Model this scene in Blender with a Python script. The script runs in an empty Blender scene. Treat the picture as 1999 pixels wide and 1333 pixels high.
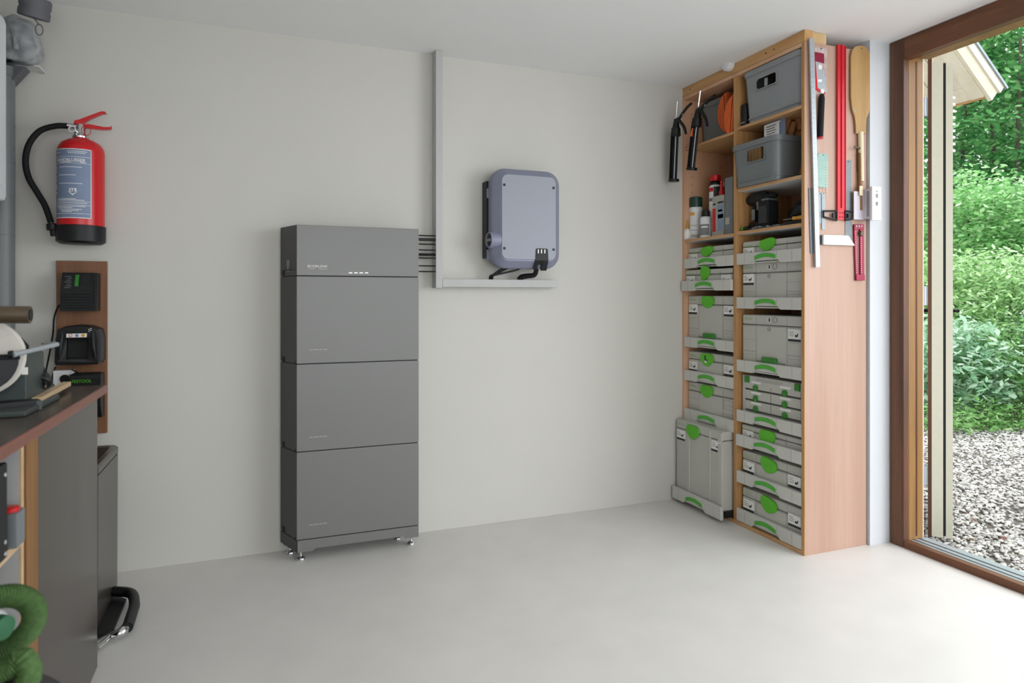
import bpy, bmesh, math, random
import numpy as np
from mathutils import Vector, Matrix

scene = bpy.context.scene
COL = scene.collection
R = math.radians
rng = random.Random(7)

# ------------------------------------------------------------------ camera
F, TH, Y0, CAM_H = 1285.4, 0.36837, 577.4, 1.29      # focal length (px of 1999), yaw, horizon row, eye height
CAM = Vector((0.0, -3.5294, CAM_H))
CEIL = 2.612
cam_data = bpy.data.cameras.new('camera')
cam_data.sensor_width = 36.0
cam_data.lens = F / 1999 * 36.0
cam_data.shift_y = -(666.5 - Y0) / 1999
cam_data.clip_start = 0.05
cam_data.dof.use_dof = True
cam_data.dof.focus_distance = 3.7
cam_data.dof.aperture_fstop = 3.5
cam = bpy.data.objects.new('camera', cam_data)
cam.location = CAM
cam.rotation_euler = (R(90), 0, -TH)
COL.objects.link(cam)
scene.camera = cam

# ------------------------------------------------------------------ world, lights, exposure
world = bpy.data.worlds.new('sky')
scene.world = world
world.use_nodes = True
bg = world.node_tree.nodes['Background']
bg.inputs['Color'].default_value = (0.93, 0.965, 1.0, 1)
bg.inputs['Strength'].default_value = 3.0

def area_light(name, loc, target, w, h, power, color=(1, 1, 1)):
    d = bpy.data.lights.new(name, 'AREA')
    d.shape = 'RECTANGLE'
    d.size, d.size_y = w, h
    d.energy = power
    d.color = color
    o = bpy.data.objects.new(name, d)
    o.location = loc
    o.rotation_euler = (Vector(target) - Vector(loc)).to_track_quat('-Z', 'Y').to_euler()
    COL.objects.link(o)
    return o

area_light('door_daylight', (3.50, -3.25, 1.45), (0.2, -1.7, 0.4), 1.9, 1.9, 40, (0.90, 0.955, 1.0))
area_light('rear_fill', (0.6, -5.0, 1.45), (0.7, -1.2, 2.6), 3.0, 1.6, 5, (1.0, 0.99, 0.975))  # added fill light from behind, tilted up to brighten the ceiling

vs = scene.view_settings
vs.view_transform = 'Standard'
vs.look = 'None'
vs.exposure = 0.07
vs.gamma = 1.0
vs.use_curve_mapping = False

# ------------------------------------------------------------------ pixel to point helpers
_c, _s = math.cos(TH), math.sin(TH)
FW, RT = Vector((_s, _c, 0)), Vector((_c, -_s, 0))
def _ray(px, py):
    return FW + RT * ((px - 1000) / F) + Vector((0, 0, 1)) * ((Y0 - py) / F)
def _on(px, py, ax, v):
    d = _ray(px, py)
    return CAM + d * ((v - CAM[ax]) / d[ax])
def onX(px, py, v): return _on(px, py, 0, v)
def onY(px, py, v): return _on(px, py, 1, v)
def onZ(px, py, v): return _on(px, py, 2, v)

# ------------------------------------------------------------------ materials
def lin(c):
    if isinstance(c, str):
        c = c.lstrip('#')
        c = [int(c[i:i + 2], 16) / 255 for i in (0, 2, 4)]
        c = [x / 12.92 if x <= 0.04045 else ((x + 0.055) / 1.055) ** 2.4 for x in c]
    return (c[0], c[1], c[2], 1.0)

def _base(name, color, rough, metal, spec=0.5):
    m = bpy.data.materials.new(name)
    m.use_nodes = True
    nt = m.node_tree
    b = nt.nodes['Principled BSDF']
    b.inputs['Base Color'].default_value = lin(color)
    b.inputs['Roughness'].default_value = rough
    b.inputs['Metallic'].default_value = metal
    b.inputs['Specular IOR Level'].default_value = spec
    return m, nt, b

def plain(name, color, rough=0.5, metal=0.0, var=0.06, scale=30.0, bump=0.0, spec=0.5, stretch=None):
    """one colour with a little procedural variation and bump"""
    m, nt, b = _base(name, color, rough, metal, spec)
    tc = nt.nodes.new('ShaderNodeTexCoord')
    vec = tc.outputs['Object']
    if stretch:
        mp = nt.nodes.new('ShaderNodeMapping')
        mp.inputs['Scale'].default_value = stretch
        nt.links.new(vec, mp.inputs['Vector'])
        vec = mp.outputs['Vector']
    n = nt.nodes.new('ShaderNodeTexNoise')
    n.inputs['Scale'].default_value = scale
    n.inputs['Detail'].default_value = 4
    nt.links.new(vec, n.inputs['Vector'])
    c = lin(color)
    rp = nt.nodes.new('ShaderNodeValToRGB')
    rp.color_ramp.elements[0].position, rp.color_ramp.elements[1].position = 0.3, 0.7
    rp.color_ramp.elements[0].color = tuple(max(0, x * (1 - var)) for x in c[:3]) + (1,)
    rp.color_ramp.elements[1].color = tuple(min(1, x * (1 + var)) for x in c[:3]) + (1,)
    nt.links.new(n.outputs['Fac'], rp.inputs['Fac'])
    nt.links.new(rp.outputs['Color'], b.inputs['Base Color'])
    if bump:
        bp = nt.nodes.new('ShaderNodeBump')
        bp.inputs['Strength'].default_value = bump
        bp.inputs['Distance'].default_value = 0.002
        nt.links.new(n.outputs['Fac'], bp.inputs['Height'])
        nt.links.new(bp.outputs['Normal'], b.inputs['Normal'])
    return m

def wood(name, light, dark, rough=0.5, axis='Z', scale=9.0, stretch=0.06, spec=0.4):
    """grain that runs along one axis of the object"""
    m, nt, b = _base(name, light, rough, 0, spec)
    tc = nt.nodes.new('ShaderNodeTexCoord')
    mp = nt.nodes.new('ShaderNodeMapping')
    sc = [1.0, 1.0, 1.0]
    sc['XYZ'.index(axis)] = stretch
    mp.inputs['Scale'].default_value = sc
    nt.links.new(tc.outputs['Object'], mp.inputs['Vector'])
    n1 = nt.nodes.new('ShaderNodeTexNoise')
    n1.inputs['Scale'].default_value = scale
    n1.inputs['Detail'].default_value = 5
    n1.inputs['Distortion'].default_value = 0.6
    n2 = nt.nodes.new('ShaderNodeTexNoise')
    n2.inputs['Scale'].default_value = scale * 14
    n2.inputs['Detail'].default_value = 3
    for n in (n1, n2):
        nt.links.new(mp.outputs['Vector'], n.inputs['Vector'])
    mx = nt.nodes.new('ShaderNodeMath')
    mx.operation = 'MULTIPLY_ADD'
    mx.inputs[1].default_value = 0.35
    nt.links.new(n2.outputs['Fac'], mx.inputs[0])
    nt.links.new(n1.outputs['Fac'], mx.inputs[2])
    rp = nt.nodes.new('ShaderNodeValToRGB')
    rp.color_ramp.elements[0].position, rp.color_ramp.elements[1].position = 0.45, 0.95
    rp.color_ramp.elements[0].color = lin(dark)
    rp.color_ramp.elements[1].color = lin(light)
    nt.links.new(mx.outputs[0], rp.inputs['Fac'])
    nt.links.new(rp.outputs['Color'], b.inputs['Base Color'])
    return m

def leaf_mat(name, cols, rough=0.5):
    """leaves: each takes its own green, light passes through"""
    m, nt, b = _base(name, cols[0], rough, 0, 0.3)
    g = nt.nodes.new('ShaderNodeNewGeometry')
    rp = nt.nodes.new('ShaderNodeValToRGB')
    el = rp.color_ramp.elements
    while len(el) < len(cols):
        el.new(0.5)
    for i, c in enumerate(cols):
        el[i].position = i / (len(cols) - 1)
        el[i].color = lin(c)
    nt.links.new(g.outputs['Random Per Island'], rp.inputs['Fac'])
    nt.links.new(rp.outputs['Color'], b.inputs['Base Color'])
    tr = nt.nodes.new('ShaderNodeBsdfTranslucent')
    nt.links.new(rp.outputs['Color'], tr.inputs['Color'])
    mix = nt.nodes.new('ShaderNodeMixShader')
    mix.inputs[0].default_value = 0.4
    out = nt.nodes['Material Output']
    nt.links.new(b.outputs[0], mix.inputs[1])
    nt.links.new(tr.outputs[0], mix.inputs[2])
    nt.links.new(mix.outputs[0], out.inputs['Surface'])
    return m

def glow(name, color, strength):
    m, nt, b = _base(name, color, 0.4, 0)
    b.inputs['Emission Color'].default_value = lin(color)
    b.inputs['Emission Strength'].default_value = strength
    return m

def clear(name, color, trans=0.85, rough=0.15):
    m, nt, b = _base(name, color, rough, 0)
    t = nt.nodes.new('ShaderNodeBsdfTransparent')
    t.inputs['Color'].default_value = lin(color)
    mix = nt.nodes.new('ShaderNodeMixShader')
    n = nt.nodes.new('ShaderNodeTexNoise')
    n.inputs['Scale'].default_value = 5
    mr = nt.nodes.new('ShaderNodeMapRange')
    mr.inputs['From Min'].default_value, mr.inputs['From Max'].default_value = 0.35, 0.65
    mr.inputs['To Min'].default_value, mr.inputs['To Max'].default_value = trans - 0.2, min(1.0, trans + 0.1)
    nt.links.new(n.outputs['Fac'], mr.inputs['Value'])
    nt.links.new(mr.outputs['Result'], mix.inputs[0])
    nt.links.new(b.outputs[0], mix.inputs[1])
    nt.links.new(t.outputs[0], mix.inputs[2])
    nt.links.new(mix.outputs[0], nt.nodes['Material Output'].inputs['Surface'])
    return m

M = {}
M['wall'] = plain('wall_paint', '#c9c7c0', 0.85, var=0.012, scale=2.5, bump=0.05)
M['ceiling'] = plain('ceiling_paint', '#ececec', 0.9, var=0.01, scale=3)
M['pier'] = plain('white_wall_paint', '#c8cacd', 0.85, var=0.01, scale=4)
M['floor'] = plain('cast_floor', '#d5d2cd', 0.42, var=0.03, scale=5, bump=0.12, spec=0.35)
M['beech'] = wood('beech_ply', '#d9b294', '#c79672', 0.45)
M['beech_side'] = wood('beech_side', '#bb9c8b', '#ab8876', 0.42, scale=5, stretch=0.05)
M['beech_edge'] = wood('beech_edge', '#c79a68', '#a67848', 0.5, scale=40)
M['beech_edge_y'] = wood('shelf_edge', '#d0a67a', '#b58a5c', 0.5, axis='X', scale=40)
M['batten'] = wood('pine_batten', '#cfa673', '#b88753', 0.55, axis='Y', scale=14)
M['batten_end'] = wood('pine_end', '#d8bd93', '#c4a273', 0.6, scale=20)
M['frame_dark'] = wood('dark_hardwood', '#734a31', '#462c1e', 0.45, scale=16, stretch=0.05)
M['frame_dark_y'] = wood('dark_hardwood_header', '#7a5034', '#4e3020', 0.45, axis='Y', scale=16, stretch=0.05)
M['frame_light'] = wood('oiled_hardwood', '#98713f', '#7a562c', 0.45, scale=18, stretch=0.05)
M['rule'] = plain('rule_steel', '#8f979a', 0.45, 0.3, var=0.05, scale=60)
M['alu'] = plain('brushed_aluminium', '#aab1b6', 0.4, 0.4, var=0.05, scale=60)
M['steel'] = plain('steel', '#6f777a', 0.45, 0.4, var=0.1, scale=60)
M['chrome'] = plain('chrome', '#d8dadb', 0.12, 1.0, var=0.02)
M['box_grey'] = plain('toolbox_grey', '#b9b8b0', 0.5, var=0.02, scale=12)
M['box_line'] = plain('toolbox_groove', '#8d8c86', 0.6, var=0.02)
M['tray_grey'] = plain('tray_grey', '#c6c6bf', 0.45, var=0.02, scale=12)
M['green'] = plain('signal_green', '#55b31c', 0.4, var=0.04, scale=20)
M['green_dark'] = plain('latch_green', '#2e7d22', 0.4, var=0.04, scale=20)
M['handle_green'] = plain('handle_green', '#4aa833', 0.4, var=0.04, scale=20)
M['card'] = plain('white_card', '#e6e6e2', 0.6, var=0.02)
M['ink'] = plain('black_ink', '#26282a', 0.6, var=0.05)
M['ink_grey'] = plain('grey_ink', '#7c7d7d', 0.6, var=0.05)
M['ink_green'] = plain('green_ink', '#8cb83c', 0.5, var=0.05)
M['black'] = plain('black_plastic', '#131416', 0.45, var=0.1, scale=40, spec=0.35)
M['black_matt'] = plain('black_rubber', '#111214', 0.7, var=0.1, scale=40, spec=0.3)
M['crate'] = plain('grey_crate', '#8a8d90', 0.4, var=0.03, scale=10)
M['crate_dark'] = plain('dark_grey_crate', '#6f7476', 0.35, var=0.03, scale=10)
M['battery'] = plain('graphite_paint', '#777775', 0.42, 0.25, var=0.03, scale=260, bump=0.05)
M['battery_shaded'] = plain('graphite_shaded', '#454545', 0.45, 0.2, var=0.03, scale=260)  # darker graphite: the shade on the left flank put into the colour
M['gasket'] = plain('gasket_black', '#161616', 0.7)
M['inverter'] = plain('blue_grey_powder_coat', '#8f929c', 0.45, 0.1, var=0.02, scale=200)
M['inverter_rim'] = plain('blue_grey_casing', '#83869a', 0.45, 0.1, var=0.02, scale=200)
M['duct'] = plain('grey_duct', '#b4b4b2', 0.5, var=0.02)
M['red'] = plain('red_enamel', '#c4141b', 0.28, var=0.04, scale=8)
M['red_dark'] = plain('dark_red_anodised', '#8c1838', 0.35, 0.3, var=0.06)
M['red_track'] = plain('red_anodised', '#c8202c', 0.38, 0.15, var=0.05)
M['orange'] = plain('orange_foam', '#d8622a', 0.75, var=0.06, scale=30, bump=0.1)
M['label_blue'] = plain('blue_label', '#76849f', 0.5, var=0.03)
M['board'] = wood('brown_board', '#8a6044', '#6c4730', 0.5, scale=14, stretch=0.04)
M['laminate'] = wood('dark_laminate', '#463f39', '#352f2a', 0.24, scale=14, stretch=0.03)
M['worktop'] = plain('worktop_laminate', '#4a403a', 0.25, var=0.08, scale=10)
M['worktop_edge'] = wood('worktop_edge', '#86594b', '#6e4438', 0.4, axis='Y', scale=14)
M['strip'] = wood('oak_strip', '#94693d', '#74502e', 0.5, scale=24)
M['pale_wood'] = wood('pale_wood', '#cdb492', '#b79a76', 0.55, axis='Y', scale=20)
M['white'] = plain('white_plastic', '#dcdcdc', 0.4, var=0.015)
M['white_lac'] = plain('white_lacquer', '#d6d9dc', 0.35, var=0.01)
M['carcass'] = plain('white_board_shaded', '#adadac', 0.5, var=0.015)  # white board greyed down: the open unit's shade put into the colour
M['bin'] = plain('gunmetal_bin', '#5c5652', 0.3, 0.6, var=0.04, scale=5)
M['hose_green'] = plain('green_braid', '#425f2e', 0.8, var=0.25, scale=120, bump=0.4)
M['pipe'] = plain('grey_pvc', '#6d7172', 0.45, var=0.05, scale=6)
M['fitting'] = plain('dark_grey_fitting', '#5d5d63', 0.6, var=0.05)
M['bag'] = clear('clear_bag', '#c2c5c8', 0.5, 0.3)
M['glass'] = clear('glass_shelf', '#dfe8e6', 0.8, 0.05)
M['pane'] = clear('door_glass', '#e4edeb', 0.92, 0.02)
M['cream'] = plain('cream_paint', '#d3cfbc', 0.4, var=0.02)
M['soffit'] = wood('cream_boards', '#cfc8b4', '#bfb69e', 0.6, axis='X', scale=10)
M['zinc'] = plain('zinc', '#8f979d', 0.4, 0.5, var=0.06)
M['brick'] = plain('brick_brown', '#8b7a68', 0.8, var=0.12, scale=14)
M['terracotta'] = plain('terracotta', '#c98f76', 0.8, var=0.08, scale=12)
M['leather'] = plain('tan_leather', '#a9764a', 0.65, var=0.12, scale=14, bump=0.2)
M['paddle'] = wood('oiled_paddle', '#b8935f', '#a07b48', 0.55, scale=9, stretch=0.1)
M['ivory'] = plain('ivory', '#d9cba9', 0.5, var=0.05)
M['gauge_green'] = plain('green_grey_steel', '#7f9b92', 0.45, 0.3, var=0.06)
M['clear_pack'] = clear('blister_pack', '#e5d8d4', 0.55, 0.1)
M['cork'] = plain('cardboard', '#b08a5e', 0.8, var=0.1, scale=14)
M['amber'] = plain('amber_cap', '#b98a3a', 0.4)
M['cuff_green'] = plain('cuff_green', '#1f5a38', 0.5, var=0.1)
M['green_cap'] = plain('dark_green_cap', '#123a31', 0.35)
M['tin_blue'] = plain('tin_blue', '#8294ab', 0.4, var=0.05)
M['tin_grey'] = plain('tin_grey', '#a9a79f', 0.45, var=0.05)
M['yellow'] = plain('yellow_orange', '#d69a34', 0.45)
M['lavender'] = plain('lilac_white', '#cdc6cf', 0.45, var=0.02)  # lilac tone; on the white case it paints the shaded side
M['led'] = glow('led_white', '#f4f4f0', 0.7)
M['bronze'] = plain('bronze_bar', '#5d5040', 0.4, 0.4, var=0.08)
M['stone_wheel'] = plain('white_stone_wheel', '#c3bfb6', 0.8, var=0.05, scale=40)
M['machine'] = plain('green_grey_machine', '#3c4442', 0.45, 0.2, var=0.08, scale=20)
M['ground'] = plain('earth', '#625d55', 0.95, var=0.3, scale=60)
M['bark'] = plain('bark', '#4a4238', 0.9, var=0.3, scale=20, bump=0.6, stretch=(3, 3, 0.6))
M['dead_leaf'] = plain('fallen_leaf', '#6e4231', 0.8, var=0.2, scale=8)

# ------------------------------------------------------------------ mesh builder
class MB:
    def __init__(self):
        self.bm = bmesh.new()
        self.mi = 0

    def paint(self, i):
        self.mi = i
        return self

    def _add(self, verts, faces, smooth=True):
        vs_ = [self.bm.verts.new(v) for v in verts]
        for f in faces:
            try:
                fa = self.bm.faces.new([vs_[i] for i in f])
                fa.smooth = smooth
                fa.material_index = self.mi
            except ValueError:
                pass
        return vs_

    def _merge(self, bm2, mat=None):
        if mat is not None:
            bmesh.ops.transform(bm2, matrix=mat, verts=bm2.verts)
        me = bpy.data.meshes.new('tmp')
        bm2.to_mesh(me)
        bm2.free()
        n0 = len(self.bm.faces)
        self.bm.from_mesh(me)
        self.bm.faces.ensure_lookup_table()
        for f in self.bm.faces[n0:]:
            f.material_index = self.mi
        bpy.data.meshes.remove(me)

    def box(self, x0, x1, y0, y1, z0, z1, bev=0.0, seg=2, mat=None):
        b = bmesh.new()
        bmesh.ops.create_cube(b, size=1.0)
        sx, sy, sz = abs(x1 - x0), abs(y1 - y0), abs(z1 - z0)
        for v in b.verts:
            v.co = Vector(((x0 + x1) / 2 + v.co.x * sx, (y0 + y1) / 2 + v.co.y * sy, (z0 + z1) / 2 + v.co.z * sz))
        if bev > 0:
            bev = min(bev, 0.45 * min(sx, sy, sz))
            bmesh.ops.bevel(b, geom=list(b.edges), offset=bev, segments=seg, profile=0.5, affect='EDGES')
        self._merge(b, mat)
        return self

    def cyl(self, p0, p1, r0, r1=None, n=24, bev=0.0):
        r1 = r0 if r1 is None else r1
        p0, p1 = Vector(p0), Vector(p1)
        L = (p1 - p0).length
        prof = [(0, 0), (r0 - bev, 0), (r0, bev), (r1, L - bev), (r1 - bev, L), (0, L)] if bev else [(0, 0), (r0, 0), (r1, L), (0, L)]
        return self.lathe(prof, p0, p1 - p0, n)

    def lathe(self, prof, origin=(0, 0, 0), axis=(0, 0, 1), n=32):
        q = Vector(axis).normalized().to_track_quat('Z', 'Y').to_matrix().to_4x4()
        Mx = Matrix.Translation(Vector(origin)) @ q
        verts, rings = [], []
        for r, z in prof:
            if r < 1e-6:
                rings.append([len(verts)])
                verts.append(Mx @ Vector((0, 0, z)))
            else:
                st = len(verts)
                rings.append(list(range(st, st + n)))
                for k in range(n):
                    a = 2 * math.pi * k / n
                    verts.append(Mx @ Vector((r * math.cos(a), r * math.sin(a), z)))
        faces = []
        for A, B in zip(rings, rings[1:]):
            for k in range(n):
                k2 = (k + 1) % n
                if len(A) == 1 and len(B) == 1:
                    break
                if len(A) == 1:
                    faces.append((A[0], B[k2], B[k]))
                elif len(B) == 1:
                    faces.append((A[k], A[k2], B[0]))
                else:
                    faces.append((A[k], A[k2], B[k2], B[k]))
        self._add(verts, faces)
        return self

    def tube(self, pts, r, n=10, sub=6, closed=False, ribs=None):
        pts = [Vector(p) for p in pts]
        if sub > 1:
            P, out = pts, []
            m = len(P)
            rngk = range(m) if closed else range(m - 1)
            for i in rngk:
                a, b = P[i], P[(i + 1) % m]
                p0 = P[(i - 1) % m] if closed or i > 0 else a * 2 - b
                p3 = P[(i + 2) % m] if closed or i + 2 < m else b * 2 - a
                for k in range(sub):
                    t = k / sub
                    out.append(0.5 * ((2 * a) + (b - p0) * t + (2 * p0 - 5 * a + 4 * b - p3) * t * t + (3 * a - p0 - 3 * b + p3) * t ** 3))
            if not closed:
                out.append(P[-1])
            pts = out
        m = len(pts)
        rad = r if callable(r) else (lambda t: r)
        up, verts, faces = None, [], []
        for i, p in enumerate(pts):
            d = (pts[(i + 1) % m] - pts[i - 1]) if closed or 0 < i < m - 1 else (pts[1] - pts[0] if i == 0 else pts[-1] - pts[-2])
            d.normalize()
            if up is None:
                up = d.orthogonal()
            up = (up - d * up.dot(d)).normalized()
            side = d.cross(up)
            rr = rad(i / max(1, m - 1))
            if ribs and i % 2:
                rr *= ribs
            for k in range(n):
                a = 2 * math.pi * k / n
                verts.append(p + (up * math.cos(a) + side * math.sin(a)) * rr)
        for i in range(m if closed else m - 1):
            for k in range(n):
                a, b = i * n + k, i * n + (k + 1) % n
                c, e = ((i + 1) % m) * n + (k + 1) % n, ((i + 1) % m) * n + k
                faces.append((a, b, c, e))
        if not closed:
            faces.append(tuple(range(n))[::-1])
            faces.append(tuple(range((m - 1) * n, m * n)))
        self._add(verts, faces)
        return self

    def prism(self, poly, o, u, v, w, bev=0.0):
        """polygon given in the plane (o; u, v), pushed along the vector w"""
        o, u, v, w = Vector(o), Vector(u), Vector(v), Vector(w)
        b = bmesh.new()
        lo = [b.verts.new(o + u * p[0] + v * p[1]) for p in poly]
        f = b.faces.new(lo)
        r = bmesh.ops.extrude_face_region(b, geom=[f])
        top = [g for g in r['geom'] if isinstance(g, bmesh.types.BMVert)]
        for t in top:
            t.co += w
        bmesh.ops.recalc_face_normals(b, faces=b.faces)
        if bev:
            topf = [fc for fc in b.faces if all(x in top for x in fc.verts)]
            ed = list({e for fc in topf for e in fc.edges})
            bmesh.ops.bevel(b, geom=ed, offset=bev, segments=2, profile=0.5, affect='EDGES')
        self._merge(b)
        return self

    def loft(self, loops, cap0=True, cap1=True):
        n = len(loops[0])
        verts = [p for L in loops for p in L]
        faces = []
        for i in range(len(loops) - 1):
            for k in range(n):
                k2 = (k + 1) % n
                faces.append((i * n + k, i * n + k2, (i + 1) * n + k2, (i + 1) * n + k))
        if cap0:
            faces.append(tuple(range(n))[::-1])
        if cap1:
            faces.append(tuple(range((len(loops) - 1) * n, len(loops) * n)))
        self._add(verts, faces)
        return self

    def text(self, s, o, u, v, width, ysc=1.0, bold=0.0):
        """lettering in the plane (o; u, v), WIDTH long; u and v are unit vectors"""
        P, T = text_geo(s, bold)
        if not P:
            return self
        o, u, v = Vector(o), Vector(u), Vector(v)
        k = width / max(p[0] for p in P)
        self._add([o + u * (p[0] * k) + v * (p[1] * k * ysc) for p in P], T, False)
        return self

    def build(self, name, mat, parent=None, local=False, sharp=38):
        bm = self.bm
        bmesh.ops.recalc_face_normals(bm, faces=bm.faces)
        lim = R(sharp)
        for e in bm.edges:
            if len(e.link_faces) == 2 and e.calc_face_angle(0) > lim:
                e.smooth = False
        for f in bm.faces:
            f.smooth = True
        me = bpy.data.meshes.new(name)
        bm.to_mesh(me)
        bm.free()
        mats = mat if isinstance(mat, (list, tuple)) else [mat]
        for m in mats:
            me.materials.append(M[m] if isinstance(m, str) else m)
        o = bpy.data.objects.new(name, me)
        COL.objects.link(o)
        if any(len(p.vertices) == 4 for p in me.polygons) and len(me.polygons) < 4000:
            wn_ = o.modifiers.new('weighted_normal', 'WEIGHTED_NORMAL')   # flat faces stay flat beside rounded edges
            wn_.keep_sharp = True
            wn_.weight = 90
        if parent is not None:
            o.parent = parent
            if not local:
                t = Vector((0, 0, 0))
                p = parent
                while p is not None:
                    t += p.location
                    p = p.parent
                o.location = -t
        return o

_tg = {}
def text_geo(s, bold=0.0):
    if (s, bold) in _tg:
        return _tg[(s, bold)]
    cu = bpy.data.curves.new('t', 'FONT')
    cu.body = s
    cu.size = 1.0
    cu.offset = bold
    o = bpy.data.objects.new('t', cu)
    COL.objects.link(o)
    bpy.context.view_layer.update()
    dg = bpy.context.evaluated_depsgraph_get()
    me = o.evaluated_get(dg).to_mesh()
    P = [tuple(v.co) for v in me.vertices]
    T = [tuple(p.vertices) for p in me.polygons]
    if P:
        mx = min(p[0] for p in P)
        P = [(p[0] - mx, p[1], 0) for p in P]
    bpy.data.objects.remove(o)
    bpy.data.curves.remove(cu)
    _tg[(s, bold)] = (P, T)
    return P, T

def rrect(w, h, r, n=6, cx=0.0, cy=0.0):
    out = []
    for sx, sy, a0 in ((1, 1, 0), (-1, 1, 90), (-1, -1, 180), (1, -1, 270)):
        for k in range(n + 1):
            a = R(a0 + 90 * k / n)
            out.append((cx + sx * (w / 2 - r) + r * math.cos(a), cy + sy * (h / 2 - r) + r * math.sin(a)))
    return out

def cut(o, cutter_mb):
    """take the cutter's volume out of the mesh object"""
    c = cutter_mb.build('cutter', 'black')
    c.matrix_world = o.matrix_world
    c.parent = o.parent
    c.location = o.location
    bpy.context.view_layer.update()
    md = o.modifiers.new('b', 'BOOLEAN')
    md.operation = 'DIFFERENCE'
    md.object = c
    md.solver = 'EXACT'
    bpy.context.view_layer.update()
    dg = bpy.context.evaluated_depsgraph_get()
    me = bpy.data.meshes.new_from_object(o.evaluated_get(dg))
    o.modifiers.clear()
    old = o.data
    o.data = me
    wn_ = o.modifiers.new('weighted_normal', 'WEIGHTED_NORMAL')
    wn_.keep_sharp = True
    wn_.weight = 90
    bpy.data.meshes.remove(old)
    bpy.data.objects.remove(c)

def tag(o, label, cat, group=None, kind=None):
    if label:
        o['label'] = label
    if cat:
        o['category'] = cat
    if group:
        o['group'] = group
    if kind:
        o['kind'] = kind
    return o

def thing(name, label, cat, loc=(0, 0, 0), rz=0.0, group=None):
    o = bpy.data.objects.new(name, None)
    o.empty_display_size = 0.05
    o.location = loc
    o.rotation_euler = (0, 0, rz)
    COL.objects.link(o)
    return tag(o, label, cat, group)

def struct(name, mb, mat, parent=None):
    o = mb.build(name, mat, parent)
    if parent is None:
        o['kind'] = 'structure'
    return o
def box_struct(name, mat, *b, bev=0.0):
    return struct(name, MB().box(*b, bev=bev), mat)
UX, UY, UZ = Vector((1, 0, 0)), Vector((0, 1, 0)), Vector((0, 0, 1))

# ================================================================== THE ROOM
XL, XR, YR = -1.25, 2.95, -5.3
DX, DY = 3.084, -1.115                                  # inner face of the door frame, end of its post
box_struct('floor', 'floor', XL - .2, DX + .02, YR - .2, 0.2, -0.12, 0)
box_struct('ceiling', 'ceiling', XL - .2, 3.34, YR - .2, 0.2, CEIL, CEIL + .2)
box_struct('wall_back', 'wall', XL - .2, XR, 0, 0.2, 0, CEIL)
box_struct('wall_left', 'wall', XL - .2, XL, YR, 0, 0, CEIL)
box_struct('wall_right', 'pier', XR, 3.30, -1.022, 0.2, 0, CEIL)          # the pier beside the tool cabinet
box_struct('wall_near', 'wall', DX, 3.30, YR, -4.45, 0, CEIL)              # the right wall on this side of the opening
w = MB()                                                                     # rear wall with a wide high window
w.box(XL - .2, 3.3, YR - .2, YR, 0, 0.55).box(XL - .2, 3.3, YR - .2, YR, 2.45, CEIL)
w.box(XL - .2, -0.9, YR - .2, YR, 0.55, 2.45).box(2.5, 3.3, YR - .2, YR, 0.55, 2.45)
struct('wall_rear', w, 'wall')

# door frame: post, header, sill
p = struct('trim_1', MB().box(DX, 3.12, -1.107, -1.03, 0, CEIL - .002, bev=.003), 'frame_dark')
MB().box(3.12, 3.226, -1.107, -1.03, 0.0, CEIL - .002, bev=.004).build('jamb_lining', 'frame_light', p)
MB().box(3.228, 3.240, -1.10, -1.03, 0.0, CEIL - .002, bev=.003).build('weather_strip', 'white', p)
MB().box(3.172, 3.180, -1.110, -1.106, 0.05, 2.5).build('rebate_line', 'frame_dark', p)
h = struct('trim_2', MB().box(DX, 3.13, -4.45, -1.108, 2.500, CEIL - .002, bev=.003), 'frame_dark_y')
MB().box(3.13, 3.26, -4.45, -1.108, 2.52, CEIL - .002, bev=.003).build('header_lining', 'frame_light', h)
s = struct('trim_3', MB().box(DX, 3.125, -4.45, -1.108, 0.0, 0.038, bev=.003), 'frame_dark_y')
MB().box(3.125, 3.25, -4.45, -1.108, 0.0, 0.034, bev=.003).build('metal_threshold', 'alu', s)
MB().box(3.150, 3.156, -4.45, -1.108, 0.030, 0.037).box(3.19, 3.196, -4.45, -1.108, 0.03, 0.037).build('threshold_rib', 'steel', s)
struct('trim_4', MB().box(DX, 3.26, -4.45, -4.37, 0.04, 2.5, bev=.003), 'frame_dark')

# the door leaf, swung outwards until it is seen edge on
e0 = onX(1822, 600, 3.36)
dr = Vector((_ray(1833, 600).x, _ray(1833, 600).y, 0)).normalized()          # along the leaf
dn = Vector((-dr.y, dr.x, 0))                                                # across it, to the left in the view
o = bpy.data.objects.new('door_1', None)
o.location = (e0.x, e0.y, 0.0)
COL.objects.link(o)
o['kind'] = 'structure'
def leaf_box(mb, a0, a1, t0, t1, z0, z1):
    base = Vector((e0.x, e0.y, 0))
    q = [base + dr * a + dn * t for a, t in ((a0, t0), (a1, t0), (a1, t1), (a0, t1))]
    mb.prism([(0, 0), (1, 0), (1, 1), (0, 1)], q[0] + UZ * z0, q[1] - q[0], q[3] - q[0], UZ * (z1 - z0))
    return mb
LT, LB, LW = 2.538, 0.008, 0.95
m = MB()
for a0, a1, z0, z1 in ((0, .11, LB, LT), (LW - .11, LW, LB, LT), (.11, LW - .11, LB, LB + .2), (.11, LW - .11, LT - .12, LT)):
    leaf_box(m, a0, a1, -.045, .006, z0, z1)
m.build('leaf_frame', 'cream', o)
m = MB()
for a0, a1, z0, z1 in ((.0, .11, LB, LT + .08), (LW - .11, LW, LB, LT + .08), (.11, LW - .11, LB, LB + .2), (.11, LW - .11, LT - .12, LT + .08)):
    leaf_box(m, a0, a1, .006, .024, z0, z1)
m.build('inner_wood_face', 'frame_dark', o)
m = MB()
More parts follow.
